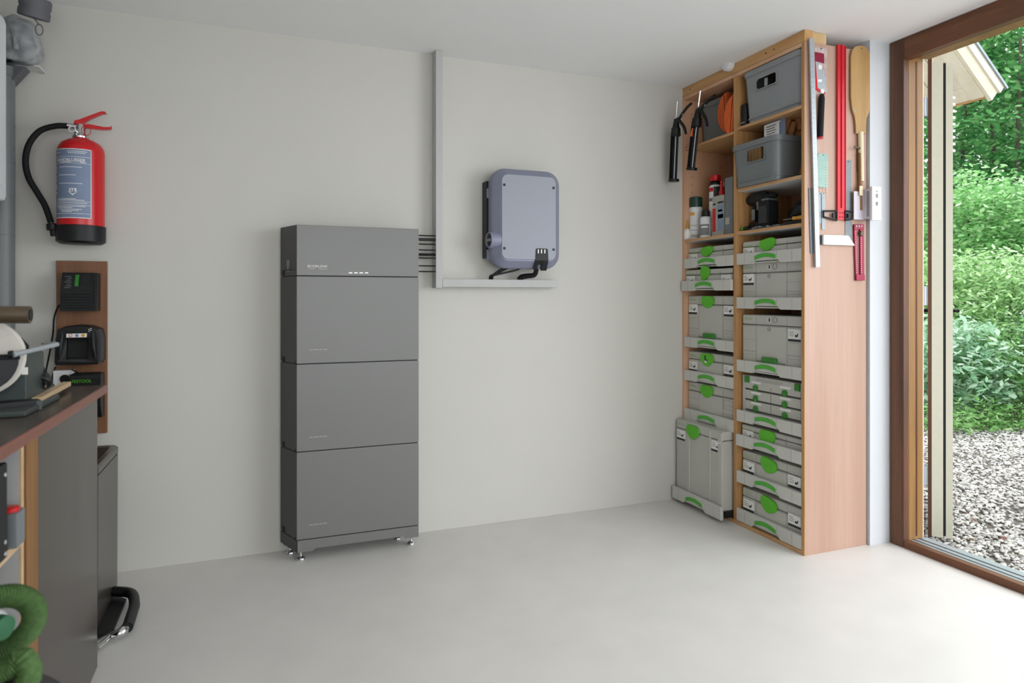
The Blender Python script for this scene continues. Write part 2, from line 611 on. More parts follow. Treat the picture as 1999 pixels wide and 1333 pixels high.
for a0, a1, z0, z1 in ((.005, .11, LB, LT - .02), (LW - .11, LW, LB, LT - .02), (.11, LW - .11, LB, LB + .2), (.11, LW - .11, LT - .14, LT - .02)):
    leaf_box(m, a0, a1, -.088, -.056, z0, z1)
m.build('outer_frame', 'cream', o)
leaf_box(MB(), .004, LW, -.057, -.044, LB + .01, LT - .015).build('gasket', 'gasket', o)
for zz in (2.30, 1.29, 0.33):
    m = MB()
    c = Vector((e0.x, e0.y, zz)) + dn * .040 - dr * .012
    m.cyl(c - UZ * .05, c + UZ * .05, .010, n=12)
    leaf_box(m, -.012, .03, .024, .04, zz - .05, zz + .05)
    m.build('hinge', 'alu', o)
m = MB()
hc = Vector((e0.x, e0.y, 1.195)) + dr * (LW - .06)
m.cyl(hc + dn * .02, hc + dn * .085, .011, n=12).cyl(hc - dn * .08, hc - dn * .13, .011, n=12)
m.cyl(hc + dn * .08, hc + dn * .08 - dr * .11, .010, n=12).cyl(hc - dn * .125, hc - dn * .125 - dr * .11, .010, n=12)
m.build('lever_handle', 'black', o)

# ================================================================== OUTSIDE
box_struct('ground', 'ground', 3.10, 30, -14, 16, -0.16, -0.075)
# gable roof of the house beyond the door: 41 degree slope falling outwards, verge edge at y=0
sl = Vector((math.cos(R(41)), 0, -math.sin(R(41))))                            # down the slope
nm = Vector((math.sin(R(41)), 0, math.cos(R(41))))                             # out of the roof
tip = Vector((5.385, 0.0, 2.878))
roof = bpy.data.objects.new('roof_eave', None)
roof.location = (5.0, 0.6, 3.2)
COL.objects.link(roof)
roof['kind'] = 'structure'
def slope_box(mb, a0, a1, y0, y1, n0, n1):
    b = tip + sl * a0 + nm * n0
    mb.prism([(0, 0), (1, 0), (1, 1), (0, 1)], b + UY * y0, sl * (a1 - a0), UY * (y1 - y0), nm * (n1 - n0))
    return mb
for i in range(9):                                                             # the soffit boards run down the slope
    b0 = 0.10 + i * .125
    slope_box(MB(), -4.6, -0.13, b0 + .003, b0 + .121, 0.0, 0.018).build('soffit_board', 'soffit', roof)
slope_box(MB(), -4.6, 0.0, 0.0, .098, -0.012, 0.02).build('barge_board', 'soffit', roof)
for i in range(1):
    slope_box(MB(), -0.127, -0.0, .1, 1.24, -0.004, 0.02).build('eave_board', 'soffit', roof)
slope_box(MB(), -4.6, 0.06, -.03, .0, 0.0, 0.115).build('verge_fascia', 'soffit', roof)
slope_box(MB(), -4.6, 0.075, -.045, -.03, 0.10, 0.165).build('upper_fascia', 'cream', roof)
slope_box(MB(), -4.6, 0.10, -.06, 1.4, 0.165, 0.185).build('zinc_roofing', 'zinc', roof)
slope_box(MB(), -4.6, 0.04, .0, 1.4, 0.02, 0.16).build('roof_deck', 'batten', roof)
box_struct('wall_outside', 'brick', 3.32, 4.55, 1.24, 1.5, -0.1, 3.4)
# slatted blind at the far edge of the leaf
bl = thing('slatted_blind', 'white slatted outdoor blind hanging under the cream eave behind the door', 'blind', (4.30, -0.42, 2.1))
for k in range(9):
    zz = 2.54 - k * .042
    MB().box(3.93, onY(1863, 240, -.63).x, -.64, -.62, zz, zz + .017, bev=.003).build('slat', 'white', bl)
MB().box(3.97, 3.985, -.635, -.625, 2.19, 2.55).build('cord', 'white', bl)

# gravel, one object: nobody could count the stones
def gravel():
    g = np.random.default_rng(3)
    n = 40000
    t = g.random(n)
    x = 3.34 + 4.6 * t ** 1.35
    y = -2.0 + 4.2 * g.random(n) + (x - 3.3) * 0.25
    ok = ~((x < 3.4) & (y > -0.9)) & ~((x < 4.7) & (y > 1.15))
    x, y = x[ok], y[ok]
    n = len(x)
    sz = 0.006 + 0.010 * g.random(n) ** 1.5
    b = bmesh.new()
    bmesh.ops.create_icosphere(b, subdivisions=1, radius=1)
    bv = np.array([v.co for v in b.verts])
    bf = np.array([[v.index for v in f.verts] for f in b.faces])
    b.free()
    k = len(bv)
    V_ = np.empty((n, k, 3))
    ang = g.random(n) * 6.283
    sx, sy, sz3 = sz * (0.8 + .7 * g.random(n)), sz * (0.7 + .4 * g.random(n)), sz * (.45 + .35 * g.random(n))
    J = 1 + 0.35 * (g.random((n, k)) - .5)
    lx, ly = bv[None, :, 0] * sx[:, None] * J, bv[None, :, 1] * sy[:, None] * J
    V_[:, :, 0] = x[:, None] + lx * np.cos(ang)[:, None] - ly * np.sin(ang)[:, None]
    V_[:, :, 1] = y[:, None] + lx * np.sin(ang)[:, None] + ly * np.cos(ang)[:, None]
    V_[:, :, 2] = -0.070 + bv[None, :, 2] * sz3[:, None] * J + (g.random(n) * .006)[:, None] + lx * (g.random(n) * .6 - .3)[:, None]
    Fc = (bf[None] + (np.arange(n) * k)[:, None, None]).reshape(-1, 3)
    me = bpy.data.meshes.new('gravel')
    me.from_pydata(V_.reshape(-1, 3).tolist(), [], Fc.tolist())
    m_ = leaf_mat('pebbles', ['#5c5a56', '#c2c0ba', '#d6d4cf', '#8a8883', '#e4e2de', '#c8c3b8', '#a6a49f', '#eae9e6', '#7a736a'], 0.75)
    nt = m_.node_tree                                                     # stones let no light through
    nt.links.new(nt.nodes['Principled BSDF'].outputs[0], nt.nodes['Material Output'].inputs['Surface'])
    me.materials.append(m_)
    o = bpy.data.objects.new('gravel', me)
    COL.objects.link(o)
    tag(o, 'pale mixed pebble gravel on the ground outside the door', 'gravel', kind='stuff')
gravel()

lf_pts = [(1925, 1058), (1893, 1052), (1915, 1000), (1958, 1055), (1862, 1075), (1880, 1085), (1975, 1090), (1905, 1020),
          (1950, 835), (1925, 838), (1890, 836), (1985, 838)]
for i, (px, py) in enumerate(lf_pts):
    q = onZ(px, py, -.05)
    a = rng.random() * 6.28
    m = MB()
    L = .035 + .02 * rng.random()
    pl = [(0, 0), (.3, .22), (.55, .3), (.8, .18), (1, 0), (.8, -.2), (.5, -.3), (.25, -.2)]
    d1 = Vector((math.cos(a), math.sin(a), .15)) * L
    d2 = Vector((-math.sin(a), math.cos(a), .3)) * L
    m.prism(pl, q + UZ * .004, d1, d2, UZ * .0015)
    tag(m.build('fallen_leaf', 'dead_leaf'), 'small curled brown fallen leaf lying on the pale gravel', 'leaf', 'fallen leaves on the gravel')

pot = thing('terracotta_pot', 'pale terracotta flower pot standing on the gravel behind the hinge gap', 'pot', (4.55, .28, -.07))
MB().lathe([(0, 0), (.13, 0), (.15, .03), (.185, .26), (.205, .26), (.21, .33), (.185, .33), (.17, .27), (.14, .05), (0, .05)], (4.55, .28, -.07)).build('body', 'terracotta', pot)
MB().lathe([(0, 0), (.17, 0), (.1, .02), (0, .025)], (4.55, .28, .22)).build('soil', 'ground', pot)

def leaf_cloud(n, boxes, size, seed, droop=0.3, flat=0.55, aspect=0.5, per=14, spread=0.16):
    """n folded leaves in sprays around points spread through ellipsoids (cx,cy,cz,rx,ry,rz,weight)"""
    g = np.random.default_rng(seed)
    nc = max(1, n // per)
    wts = np.array([b[6] for b in boxes], float)
    idx = g.choice(len(boxes), nc, p=wts / wts.sum())
    B = np.array([b[:6] for b in boxes])[idx]
    d = g.normal(size=(nc, 3))
    d /= np.linalg.norm(d, axis=1)[:, None]
    rad = (0.35 + 0.65 * g.random(nc) ** 0.45)
    C = B[:, :3] + d * B[:, 3:] * rad[:, None]
    C = np.repeat(C, per, axis=0)
    N = len(C)
    P = C + g.normal(size=(N, 3)) * np.array([spread, spread, spread * .35])
    P[:, 2] = np.maximum(P[:, 2], -.03 + size * .5 * g.random(N))
    az = g.random(N) * 6.283
    el = -droop + flat * (g.random(N) - .5) * 2
    ax = np.stack([np.cos(az) * np.cos(el), np.sin(az) * np.cos(el), np.sin(el)], 1)
    sd = np.stack([-np.sin(az), np.cos(az), np.zeros(N)], 1)
    nm_ = np.cross(ax, sd)
    tw = (g.random(N) - .5) * 1.4
    sd2 = sd * np.cos(tw)[:, None] + nm_ * np.sin(tw)[:, None]
    nm2 = np.cross(ax, sd2)
    s_ = size * (0.6 + 0.8 * g.random(N))[:, None]
    w_ = s_ * aspect
    V_ = np.empty((N, 6, 3))
    V_[:, 0] = P
    V_[:, 1] = P + ax * s_ * .35 + sd2 * w_ * .5 - nm2 * s_ * .08
    V_[:, 2] = P + ax * s_ * .75 + sd2 * w_ * .38 - nm2 * s_ * .06
    V_[:, 3] = P + ax * s_ - UZ_ * s_ * .12
    V_[:, 4] = P + ax * s_ * .75 - sd2 * w_ * .38 - nm2 * s_ * .06
    V_[:, 5] = P + ax * s_ * .35 - sd2 * w_ * .5 - nm2 * s_ * .08
    base = (np.arange(N) * 6)[:, None]
    Fa = np.concatenate([base + np.array([[0, 1, 2, 3]]), base + np.array([[0, 3, 4, 5]])], 0)
    return V_.reshape(-1, 3), Fa
UZ_ = np.array([[0, 0, 1.0]])

def plant(name, label, cat, loc, clouds, mat, stems, stem_r=.012, group=None):
    r_ = thing(name, label, cat, loc, group=group)
    Vs, Fs, off = [], [], 0
    for c_ in clouds:
        v, f = leaf_cloud(*c_[0], **c_[1])
        Vs.append(v)
        Fs.append(f + off)
        off += len(v)
    me = bpy.data.meshes.new('foliage')
    me.from_pydata(np.concatenate(Vs).tolist(), [], np.concatenate(Fs).tolist())
    me.materials.append(M[mat])
    o = bpy.data.objects.new('foliage', me)
    COL.objects.link(o)
    o.parent = r_
    o.location = -Vector(loc)
    for st in stems:
        MB().tube(st, (lambda t: stem_r * (1.15 - .85 * t)), n=8, sub=4).build('trunk' if stem_r > .05 else 'stem', 'bark', r_)
    return r_

M['leaf_fresh'] = leaf_mat('fresh_leaves', ['#8cbc68', '#bcdca0', '#74a85a', '#e6f2d4', '#9ccb80', '#d6ecc4', '#5f9450'], 0.32)
M['leaf_laurel'] = leaf_mat('laurel_leaves', ['#80b088', '#b2d4b4', '#689a70', '#d0e6d0', '#94c09a', '#e4f0e4'], 0.35)
M['leaf_fern'] = leaf_mat('fern_leaves', ['#5d9646', '#86b868', '#497c38', '#b0d096', '#6ba256'])
M['leaf_mid'] = leaf_mat('maple_leaves', ['#80b870', '#a8d692', '#669e5c', '#d8f0c6', '#90c67e', '#5a9452'], 0.3)
M['leaf_dark'] = leaf_mat('tree_leaves', ['#4c8a50', '#72b06c', '#3f7a45', '#a4d494', '#5c9c5a', '#35703d'], 0.35)
def at(px, t):                                     # a spot outside, T metres out along the ground in the direction of column px
    d = _ray(px, Y0)
    return (CAM.x + d.x * t, CAM.y + d.y * t)
def stems_from(x, y, z1, n, sp, seed):
    g = random.Random(seed)
    out = []
    for k in range(n):
        dx, dy = (g.random() - .5) * 2 * sp, (g.random() - .5) * 2 * sp
        out.append([(x + dx * .2, y + dy * .2, -.08), (x + dx * .5, y + dy * .5, z1 * .4), (x + dx, y + dy, z1)])
    return out
# low ferns along the gravel edge
for i, (px, t, cat_) in enumerate(((1815, 6.7, 0), (1872, 6.75, 1), (1925, 6.8, 2), (1985, 6.75, 3), (2060, 6.9, 4))):
    x, y = at(px, t)
    plant('fern', ['low green fern at the gravel edge seen through the hinge gap', 'low green fern at the gravel edge right beside the door leaf',
                   'low green fern at the gravel edge, second one out from the door leaf', 'low green fern at the gravel edge near the picture edge',
                   'low green fern on the gravel edge, furthest out from the door leaf'][i], 'fern', (x, y, -.07),
          [((480, [(x, y, .05, .36, .36, .12 + .05 * (i % 3), 1)], .065, 20 + i), dict(droop=.1, flat=.5, aspect=.34, per=10, spread=.07))], 'leaf_fern', stems_from(x, y, .2, 3, .1, i), .006, 'ferns along the gravel edge')
x, y = at(1850, 7.5)
plant('laurel_shrub', 'blue-green broad-leaved shrub growing behind the ferns beside the door leaf', 'shrub', (x, y, -.07),
      [((3600, [(x, y, .48, .62, .62, .58, 1)], .090, 31), dict(droop=.25, aspect=.42, per=12, spread=.11))], 'leaf_laurel', stems_from(x, y, .9, 4, .35, 5), .012, 'garden shrubs')
x, y = at(1965, 7.4)
plant('box_shrub', 'fine-leaved olive green shrub behind the ferns at the picture edge', 'shrub', (x, y, -.07),
      [((4200, [(x, y, .46, .52, .52, .58, 1)], .050, 32), dict(droop=.1, aspect=.5, per=16, spread=.09))], 'leaf_fern', stems_from(x, y, .9, 5, .4, 6), .010, 'garden shrubs')
x, y = at(2110, 7.6)
plant('laurel_shrub', 'blue-green broad-leaved shrub beyond the olive green shrub', 'shrub', (x, y, -.07),
      [((3200, [(x, y, .55, .7, .7, .6, 1)], .090, 33), dict(droop=.25, aspect=.42, per=12, spread=.11))], 'leaf_laurel', stems_from(x, y, .9, 4, .35, 7), .012, 'garden shrubs')
for i, (px, t) in enumerate(((1840, 8.6), (1930, 8.5), (2030, 8.6), (1760, 9.2))):
    x, y = at(px, t)
    plant('rhododendron', ['tall light green shrub behind the laurel next to the door leaf', 'tall light green shrub rising behind the olive green shrub',
                           'tall light green shrub at the picture edge behind the laurels', 'tall light green shrub seen through the hinge gap'][i], 'shrub', (x, y, -.07),
          [((7000, [(x, y, 1.05, .75, .75, .85, 3), (x, y, .5, .7, .7, .5, 1)], .080, 40 + i), dict(droop=.2, aspect=.36, per=14, spread=.12))], 'leaf_fresh', stems_from(x, y, 1.6, 4, .5, 9 + i), .014, 'tall light green shrubs')
for i, (px, t) in enumerate(((1880, 10.2), (2010, 10.4))):
    x, y = at(px, t)
    plant('maple', ['spreading mid green maple above the shrubs beside the door leaf', 'spreading mid green maple above the shrubs at the picture edge'][i], 'tree', (x, y, -.07),
          [((13000, [(x, y, 2.45, 1.15, 1.15, .75, 2), (x + .2, y - .2, 1.7, .95, .95, .6, 1), (x, y, 1.1, .8, .8, .6, .7)], .075, 50 + i), dict(droop=.25, flat=.4, aspect=.62, per=22, spread=.18))], 'leaf_mid', stems_from(x, y, 2.5, 3, .5, 20 + i), .055, 'maples')
for i, (px, t) in enumerate(((1850, 13.5), (1975, 13.0), (2110, 13.8), (1905, 16.5), (2040, 17))):
    x, y = at(px, t)
    plant('beech_tree', ['tall dark green tree behind the roof edge', 'tall dark green tree at the top edge right of the roof', 'tall dark green tree beyond the picture edge',
                         'dark green tree far behind the roof edge', 'dark green tree far behind the maples'][i], 'tree', (x, y, -.07),
          [((11000, [(x, y, 4.6, 1.7, 1.7, 1.7, 2), (x, y, 6.6, 1.5, 1.5, 1.2, 1.2), (x - .3, y, 2.6, 1.6, 1.6, 1.1, 1.2)], .12, 60 + i), dict(droop=.3, flat=.35, aspect=.6, per=44, spread=.30))], 'leaf_dark', stems_from(x, y, 6.0, 2, .9, 30 + i), .075, 'tall trees')

# ================================================================== THE TOOL CABINET
# local frame: x runs along the open front towards the viewer's right, y into the cabinet, z up
FX, CY = 2.527, -0.504
cab = thing('tool_cabinet', 'tall beech plywood cabinet full of tool boxes standing along the right wall', 'cabinet', (FX, CY, 0), R(-90))
def cl(wy):                      # world y to cabinet local x
    return CY - wy
HW = 0.503
ZT = 2.554
m = MB().box(cl(0.0) + .001, cl(-0.018), 0, .415, 0, ZT, bev=.0015)
m.build('side_panel', 'beech', cab, True)
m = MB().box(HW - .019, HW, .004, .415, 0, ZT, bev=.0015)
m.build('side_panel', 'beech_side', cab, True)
MB().box(HW - .019, HW, 0, .004, 0, ZT).build('edge_band', 'beech_edge', cab, True)
MB().box(cl(-.485), cl(-.509), 0, .40, 0.02, ZT - .02, bev=.0015).build('divider', 'beech_edge', cab, True)
MB().box(cl(-.018), HW - .019, .40, .41, 0, ZT).build('back_panel', 'beech', cab, True)
MB().box(cl(-.018), HW - .019, 0, .40, 0, .02, bev=.0015).build('bottom_panel', 'beech_edge_y', cab, True)
MB().box(cl(-.018), HW - .019, 0.002, .40, ZT - .02, ZT, bev=.0015).build('top_panel', 'beech', cab, True)
LB0, LB1 = cl(-.018), cl(-.485)
RB0, RB1 = cl(-.509), HW - .019
SHELF = {'L1': 2.212, 'L2': 1.630, 'R1': 2.226, 'R2': 1.878, 'R3': 1.637}
for k, z in SHELF.items():
    a, b = (LB0, LB1) if k[0] == 'L' else (RB0, RB1)
    sh = MB().box(a, b, .004, .40, z, z + .017, bev=.002).build('shelf', 'beech_edge_y', cab, True)
    if k in ('L2', 'R2', 'R3'):
        MB().box(a + .001, b - .001, .006, .399, z - .001, z + .0005).build('underside_reflection', 'white_lac', sh, True)  # pale sheet painting the light reflected on the shelf underside
m = MB()                                                        # rows of shelf pin holes
for z in np.arange(1.70, 2.5, .05):
    for yy in (.06, .33):
        m.cyl((LB1 - .0006, yy, z), (LB1 + .0004, yy, z), .003, n=8)
        m.cyl((LB0 - .0004, yy, z), (LB0 + .0006, yy, z), .003, n=8)
m.build('pin_hole', 'ink', cab, True)['kind'] = 'stuff'

# battens that fix the cabinet to the ceiling
bt = thing('ceiling_batten', 'pine batten along the cabinet top under the ceiling with a short cross block', 'batten', (FX, CY, ZT))
MB().box(FX + .002, FX + .058, -1.006, -.001, ZT + .001, CEIL - .001, bev=.002).build('long_batten', 'batten', bt)
MB().box(FX + .060, FX + .150, -1.000, -.955, ZT + .001, CEIL - .002, bev=.002).build('cross_block', 'batten_end', bt)
m = MB()
for yy in (-.08, -.46, -.74, -.80):
    m.cyl((FX - .0005, yy, ZT + .03), (FX + .003, yy, ZT + .03), .004, n=10)
m.build('screw_hole', 'ink', bt)
c = onX(1427, 128, FX)
kn = thing('batten_cap', 'small round white cap on the pine batten above the cabinet divider', 'cap', c)  # plain round cap, no lamp; its lens part is just a raised disc
MB().lathe([(0, 0), (.033, 0), (.035, .006), (.035, .030), (.030, .038), (0, .040)], c, (-1, 0, 0)).build('body', 'white', kn)
MB().lathe([(0, 0), (.018, 0), (.016, .006), (0, .007)], c + Vector((-.039, 0, 0)), (-1, 0, 0)).build('lens', 'white_lac', kn)

# ---- pull-out trays (drawers of the cabinet), each with a green grip
def tray(bay, z0, h, out=0.0, skew=0.0):
    a, b = (LB0 + .001, LB1 - .001) if bay == 'L' else (RB0 + .001, RB1 - .001)
    w, cx = b - a, (a + b) / 2
    hw = w / 2
    m = MB()
    gx = cx - .012
    pl = [(-hw, 0), (-.105, 0), (-.090, .016), (.090, .016), (.105, 0), (hw, 0), (hw, h), (-hw, h)]
    pl = [(p[0] + (gx if abs(p[0]) < hw - .001 else cx), p[1]) for p in pl]
    m.prism(pl, (0, .018 - out, z0), UX, UZ, UY * -.018, bev=.002)
    m.box(a + .012, b - .012, .016 - out, .37 - out, z0 + .004, z0 + .012)
    m.box(a + .012, a + .018, .016 - out, .37 - out, z0 + .012, z0 + h * .55)
    m.box(b - .018, b - .012, .016 - out, .37 - out, z0 + .012, z0 + h * .55)
    m.paint(1)
    for xx in (cx - hw * .72, cx + hw * .30, cx + hw * .74):
        m.box(xx - .0007, xx + .0007, -.0004 - out, .002 - out, z0 + .004, z0 + h - .003)
    d = m.build('drawer', ['tray_grey', 'box_line'], cab, True)
    m = MB()
    pts = [(-.076, .024)] + [(x / 100, .030 + .014 * (1 - (x / 7.6) ** 2) + .012) for x in np.linspace(-7.6, 7.6, 11)] + [(.076, .024)]
    lower = [(x / 100, .022 + .012 * (1 - (x / 7.6) ** 2)) for x in np.linspace(7.6, -7.6, 11)]
    m.prism([(p[0] + gx, p[1]) for p in pts[1:-1] + lower], (0, .001 - out, z0), UX, UZ, UY * -.007, bev=.002)
    m.build('handle', 'handle_green', d, True)
    m = MB().box(a + .002, a + .012, .03 - out, .39 - out, z0 + .008, z0 + .046).box(b - .012, b - .002, .03 - out, .39 - out, z0 + .008, z0 + .046)
    m.build('slide_rail', 'black', d, True)
    return d
TR = {'L1': (1.463, .061, 0), 'L2': (1.321, .062, .02), 'L3': (.968, .063, 0), 'L4': (.757, .065, 0), 'L5': (.510, .069, 0), 'L6': (.0205, .073, .09),
      'R1': (1.464, .064, 0), 'R2': (1.219, .063, 0), 'R3': (.866, .064, 0), 'R4': (.584, .064, 0), 'R5': (.447, .064, .005), 'R6': (.239, .065, 0), 'R7': (.0225, .069, 0)}
for k, (z0, h, out) in TR.items():
    tray(k[0], z0, h, out)

# ---- tool boxes: grey cases with a green latch, white cards and a green maker's word
SW, SD = 0.443, 0.30
def heart(w, h):
    """the latch: broad shield with rounded shoulders, narrowing to a round foot"""
    P = []
    for k in range(32):
        a = 2 * math.pi * k / 32
        x, y = math.cos(a), math.sin(a)
        ex = .55 if y > 0 else .8
        sx = abs(x) ** ex * (1 if x > 0 else -1)
        sy = abs(y) ** ex * (1 if y > 0 else -1)
        f = 1.0 if sy > 0 else 1 - .50 * abs(sy) ** 1.3
        P.append((sx * w / 2 * f, sy * h / 2))
    return P

def card(par, x, z, w, h, seed, icon=True):
    g = random.Random(seed)
    c_ = MB().box(x, x + w, -.0022, 0, z, z + h).build('label_card', 'card', par, True)
    m = MB().box(x, x + w, -.0028, -.0022, z, z + h * .2)
    if icon:
        ix, iz = x + w * .62, z + h * .36
        m.prism([(0, 0), (.012, .004), (.016, .018), (.010, .020), (.006, .010), (-.004, .014), (-.008, .006)], (ix, -.0022, iz), UX, UZ, UY * -.0006)
    m.paint(1)
    for r_ in range(3):
        m.box(x + w * .08, x + w * (.3 + .2 * g.random()), -.0027, -.0022, z + h * (.45 + .16 * r_), z + h * (.50 + .16 * r_))
    m.build('print', ['ink', 'ink_grey'], c_, True)

def toolbox(key, label, H, latch=None, lock=False, cards='', grip=False, tall=False, extra=None):
    """latch = (x, z from the top, width, height, tilt in degrees)"""
    bay = key[0]
    a, b = (LB0, LB1) if bay == 'L' else (RB0, RB1)
    z0, h, out = TR[key]
    rec = .030 - out
    xc = (a + .003 + SW / 2) if bay == 'L' else (a + b) / 2 - .003
    wx, wy = FX + rec, CY - xc
    t = thing('tool_box', label, 'tool box', (wx, wy, z0 + .013), R(-90), 'grey tool boxes in the cabinet')
    H = H - (z0 + .013)
    lid = min(.055, H * .28)
    hw = SW / 2
    MB().box(-hw, hw, 0, SD, H - lid + .001, H, bev=.008).build('lid', 'box_grey', t, True)
    m = MB().box(-hw, hw, 0, SD, 0, H - lid - .001, bev=.008).paint(1)
    x1, x2 = -hw * .50, hw * .52
    for xx in (x1, x2):
        m.box(xx - .001, xx + .001, -.0006, .001, .004, H - .006)
    if not tall:
        m.box(x1 + .004, x2 - .004, -.0006, .001, H - lid - .0012, H - lid + .0012)
        if H > .15:
            for xs in ((-hw + .012, x1 - .008), (x2 + .008, hw - .012)):
                for f in (.28, .55, .80):
                    m.box(xs[0], xs[1], -.0006, .001, H * f - .0008, H * f + .0008)
        if H > .22:
            m.box(-hw + .012, hw - .012, -.0008, .001, H * .34 - .0012, H * .34 + .0012)
    m.build('body', ['box_grey', 'box_line'], t, True)
    if tall:
        m = MB()
        m.box(x1 + .004, x1 + .03, -.006, .004, .01, H - .01, bev=.003).box(x2 - .006, x2 + .004, -.006, .004, .01, H - .01, bev=.002)
        m.box(hw - .036, hw - .002, -.006, .004, .01, H - .07, bev=.003).box(hw - .036, hw - .002, -.006, .004, H - .064, H - .008, bev=.003)
        m.build('rib', 'box_grey', t, True)
    else:
        MB().box(x1 + .004, x2 - .004, -.0035, .002, .006, H - lid - .006, bev=.0015).build('front_panel', 'box_grey', t, True)
    MB().text('FESTOOL', (-hw + .020, -.0008, H - .030), UX, UZ, .066).build('lettering', 'ink_green', t, True)
    if latch:
        lx, lz, lw, lh, tilt = latch
        ca, sa = math.cos(R(tilt)), math.sin(R(tilt))
        P = [(x * ca - y * sa, x * sa + y * ca) for x, y in heart(lw, lh)]
        o = MB().prism(P, (lx, -.0035, H - lz), UX, UZ, UY * -.010, bev=.0035).build('latch', 'green', t, True)
        if extra == 'tag':
            m = MB().box(lx - .014, lx - .002, -.0145, -.0134, H - lz - .004, H - lz + .026).box(lx + .004, lx + .014, -.0145, -.0134, H - lz - .016, H - lz + .004)
            m.build('sticker', 'ink', o, True)
            MB().box(lx - .014, lx + .010, -.0146, -.0135, H - lz - .018, H - lz - .007).build('sticker_white', 'card', o, True)
    if lock:
        m = MB().lathe([(0, 0), (.017, 0), (.017, .003), (.014, .004), (0, .004)], (-.01, -.001, H - .025), (0, -1, 0), 20)
        o = m.build('lock', 'tray_grey', t, True)
        MB().prism([(0, -.011), (.007, -.008), (.009, 0), (.007, .008), (0, .011)], (-.009, -.0052, H - .025), UX, UZ, UY * -.001).build('key_slot', 'ink', o, True)
        m = MB().lathe([(.014, 0), (.016, 0), (.016, .002), (.014, .002), (.014, 0)], (.032, -.0008, H - .025), (0, -1, 0), 20)
        m.lathe([(.008, 0), (.010, 0), (.010, .003), (.008, .003), (.008, 0)], (-.008, -.0035, H - .075), (0, -1, 0), 16)
        m.build('lock_ring', 'box_line', t, True)
    for i, cc in enumerate(cards.split()):
        kind, yy = cc[0], float(cc[1:])
        if kind == 'l':
            card(t, -hw + .010, H - yy, .085, .062, i + len(key))
        elif kind == 'r':
            card(t, x2 + .010, H - yy, .085, .062, i + 5)
        elif kind == 'e':                              # empty card holder
            m = MB()
            for zz in (H - yy, H - yy + .055):
                m.box(x2 + .008, hw - .014, -.001, .001, zz, zz + .0016)
            for xx in (x2 + .008, hw - .0156):
                m.box(xx, xx + .0016, -.001, .001, H - yy, H - yy + .055)
            m.build('card_holder', 'box_line', t, True)
    if grip:
        m = MB().box(-.105, .105, -.010, .002, .052, .060, bev=.002)
        m.build('hinge_bar', 'box_line', t, True)
        MB().box(-.055, .055, -.020, -.002, .048, .082, bev=.008, seg=3).build('grip', 'green_dark', t, True)
    return t

toolbox('L1', 'flat grey tool box right under the bottle shelf in the cabinet', 1.590, (-.025, .030, .112, .062, 6), cards='l.098')
toolbox('L2', 'flat grey tool box with a narrow upright green latch, second below the bottles', 1.452, (-.020, .026, .082, .092, -16), cards='l.100 r.105', )
toolbox('L3', 'grey tool box with green grip at its foot, third below the bottles', 1.290, (-.018, .038, .116, .074, 0), cards='l.115 r.120', grip=True)
toolbox('L4', 'grey tool box whose green latch carries a small black and white sticker', .941, (-.025, .040, .116, .078, 0), cards='l.125 r.120', extra='tag')
toolbox('L5', 'grey tool box with green latch and no white cards, right above the tallest box', .748, (-.028, .040, .116, .076, 0), cards='e.125')
toolbox('L6', 'tallest grey tool box, standing near the floor on the tray pulled furthest out', .515, (-.045, .052, .118, .082, -3), cards='l.125 r.125', tall=True)
toolbox('R1', 'flat grey tool box with a wide tilted latch right under the power tool shelf', 1.593, (-.018, .028, .118, .066, 8), cards='l.096')
toolbox('R2', 'grey tool box with a small round lock and white card high on its left', 1.470, None, lock=True, cards='l.120')
toolbox('R3', 'big grey tool box with a round lock and a green grip at its foot', 1.186, None, lock=True, cards='r.130', grip=True)
toolbox('R5', 'flat grey tool box with wide green latch right below the box of small drawers', .567, (-.015, .038, .116, .082, 0), cards='e.115 l.090')
toolbox('R6', 'grey tool box with tilted latch, second from the bottom beside the plywood panel', .421, (-.010, .040, .118, .080, -12), cards='l.120 r.115')
toolbox('R7', 'grey tool box with tilted latch, lowest beside the plywood side panel', .213, (-.010, .044, .118, .082, -14), cards='l.125 r.105')

# the case of small drawers
z0, h, out = TR['R4']
t = thing('drawer_case', 'grey case with three small drawers and round green catches, green corner latches on top', 'tool box', (FX + .030, CY - ((RB0 + RB1) / 2 - .003), z0 + .013), R(-90))
H = .846 - (z0 + .013)
hw = SW / 2
MB().box(-hw, hw, .012, SD, 0, H, bev=.006).build('body', 'box_grey', t, True)
m = MB().box(-hw, -hw + .020, 0, .014, 0, H, bev=.003).box(hw - .014, hw, 0, .014, 0, H, bev=.003).box(-hw + .02, hw - .014, 0, .014, H - .050, H, bev=.003)
m.build('front_frame', 'box_grey', t, True)
MB().box(-.11, .085, -.002, .004, H - .026, H - .010, bev=.002).build('top_grip', 'tin_grey', t, True)
for xx in (-hw + .022, hw - .052):
    MB().box(xx, xx + .036, -.007, .01, H - .040, H - .003, bev=.003).build('corner_latch', 'green_dark', t, True)
for k in range(3):
    zz = .056 + k * .058
    d = MB().box(-hw + .022, hw - .016, .001, .014, zz + .005, zz + .054, bev=.002).build('drawer', 'box_grey', t, True)
    m = MB().box(-hw + .022, hw - .016, .002, .013, zz, zz + .0055).box(-.002, 0, .0004, .003, zz + .008, zz + .052)
    m.build('drawer_gap', 'ink', d, True)
    for xx in (-.115, .100):
        m = MB().lathe([(0, 0), (.018, 0), (.018, .007), (.013, .010), (0, .010)], (xx, .002, zz + .014), (0, -1, 0), 20)
        m.build('catch', 'green_dark', d, True)
    for xx in (-.150, .065):
        MB().box(xx, xx + .075, -.0005, .002, zz + .038, zz + .049).build('label_strip', 'card', d, True)

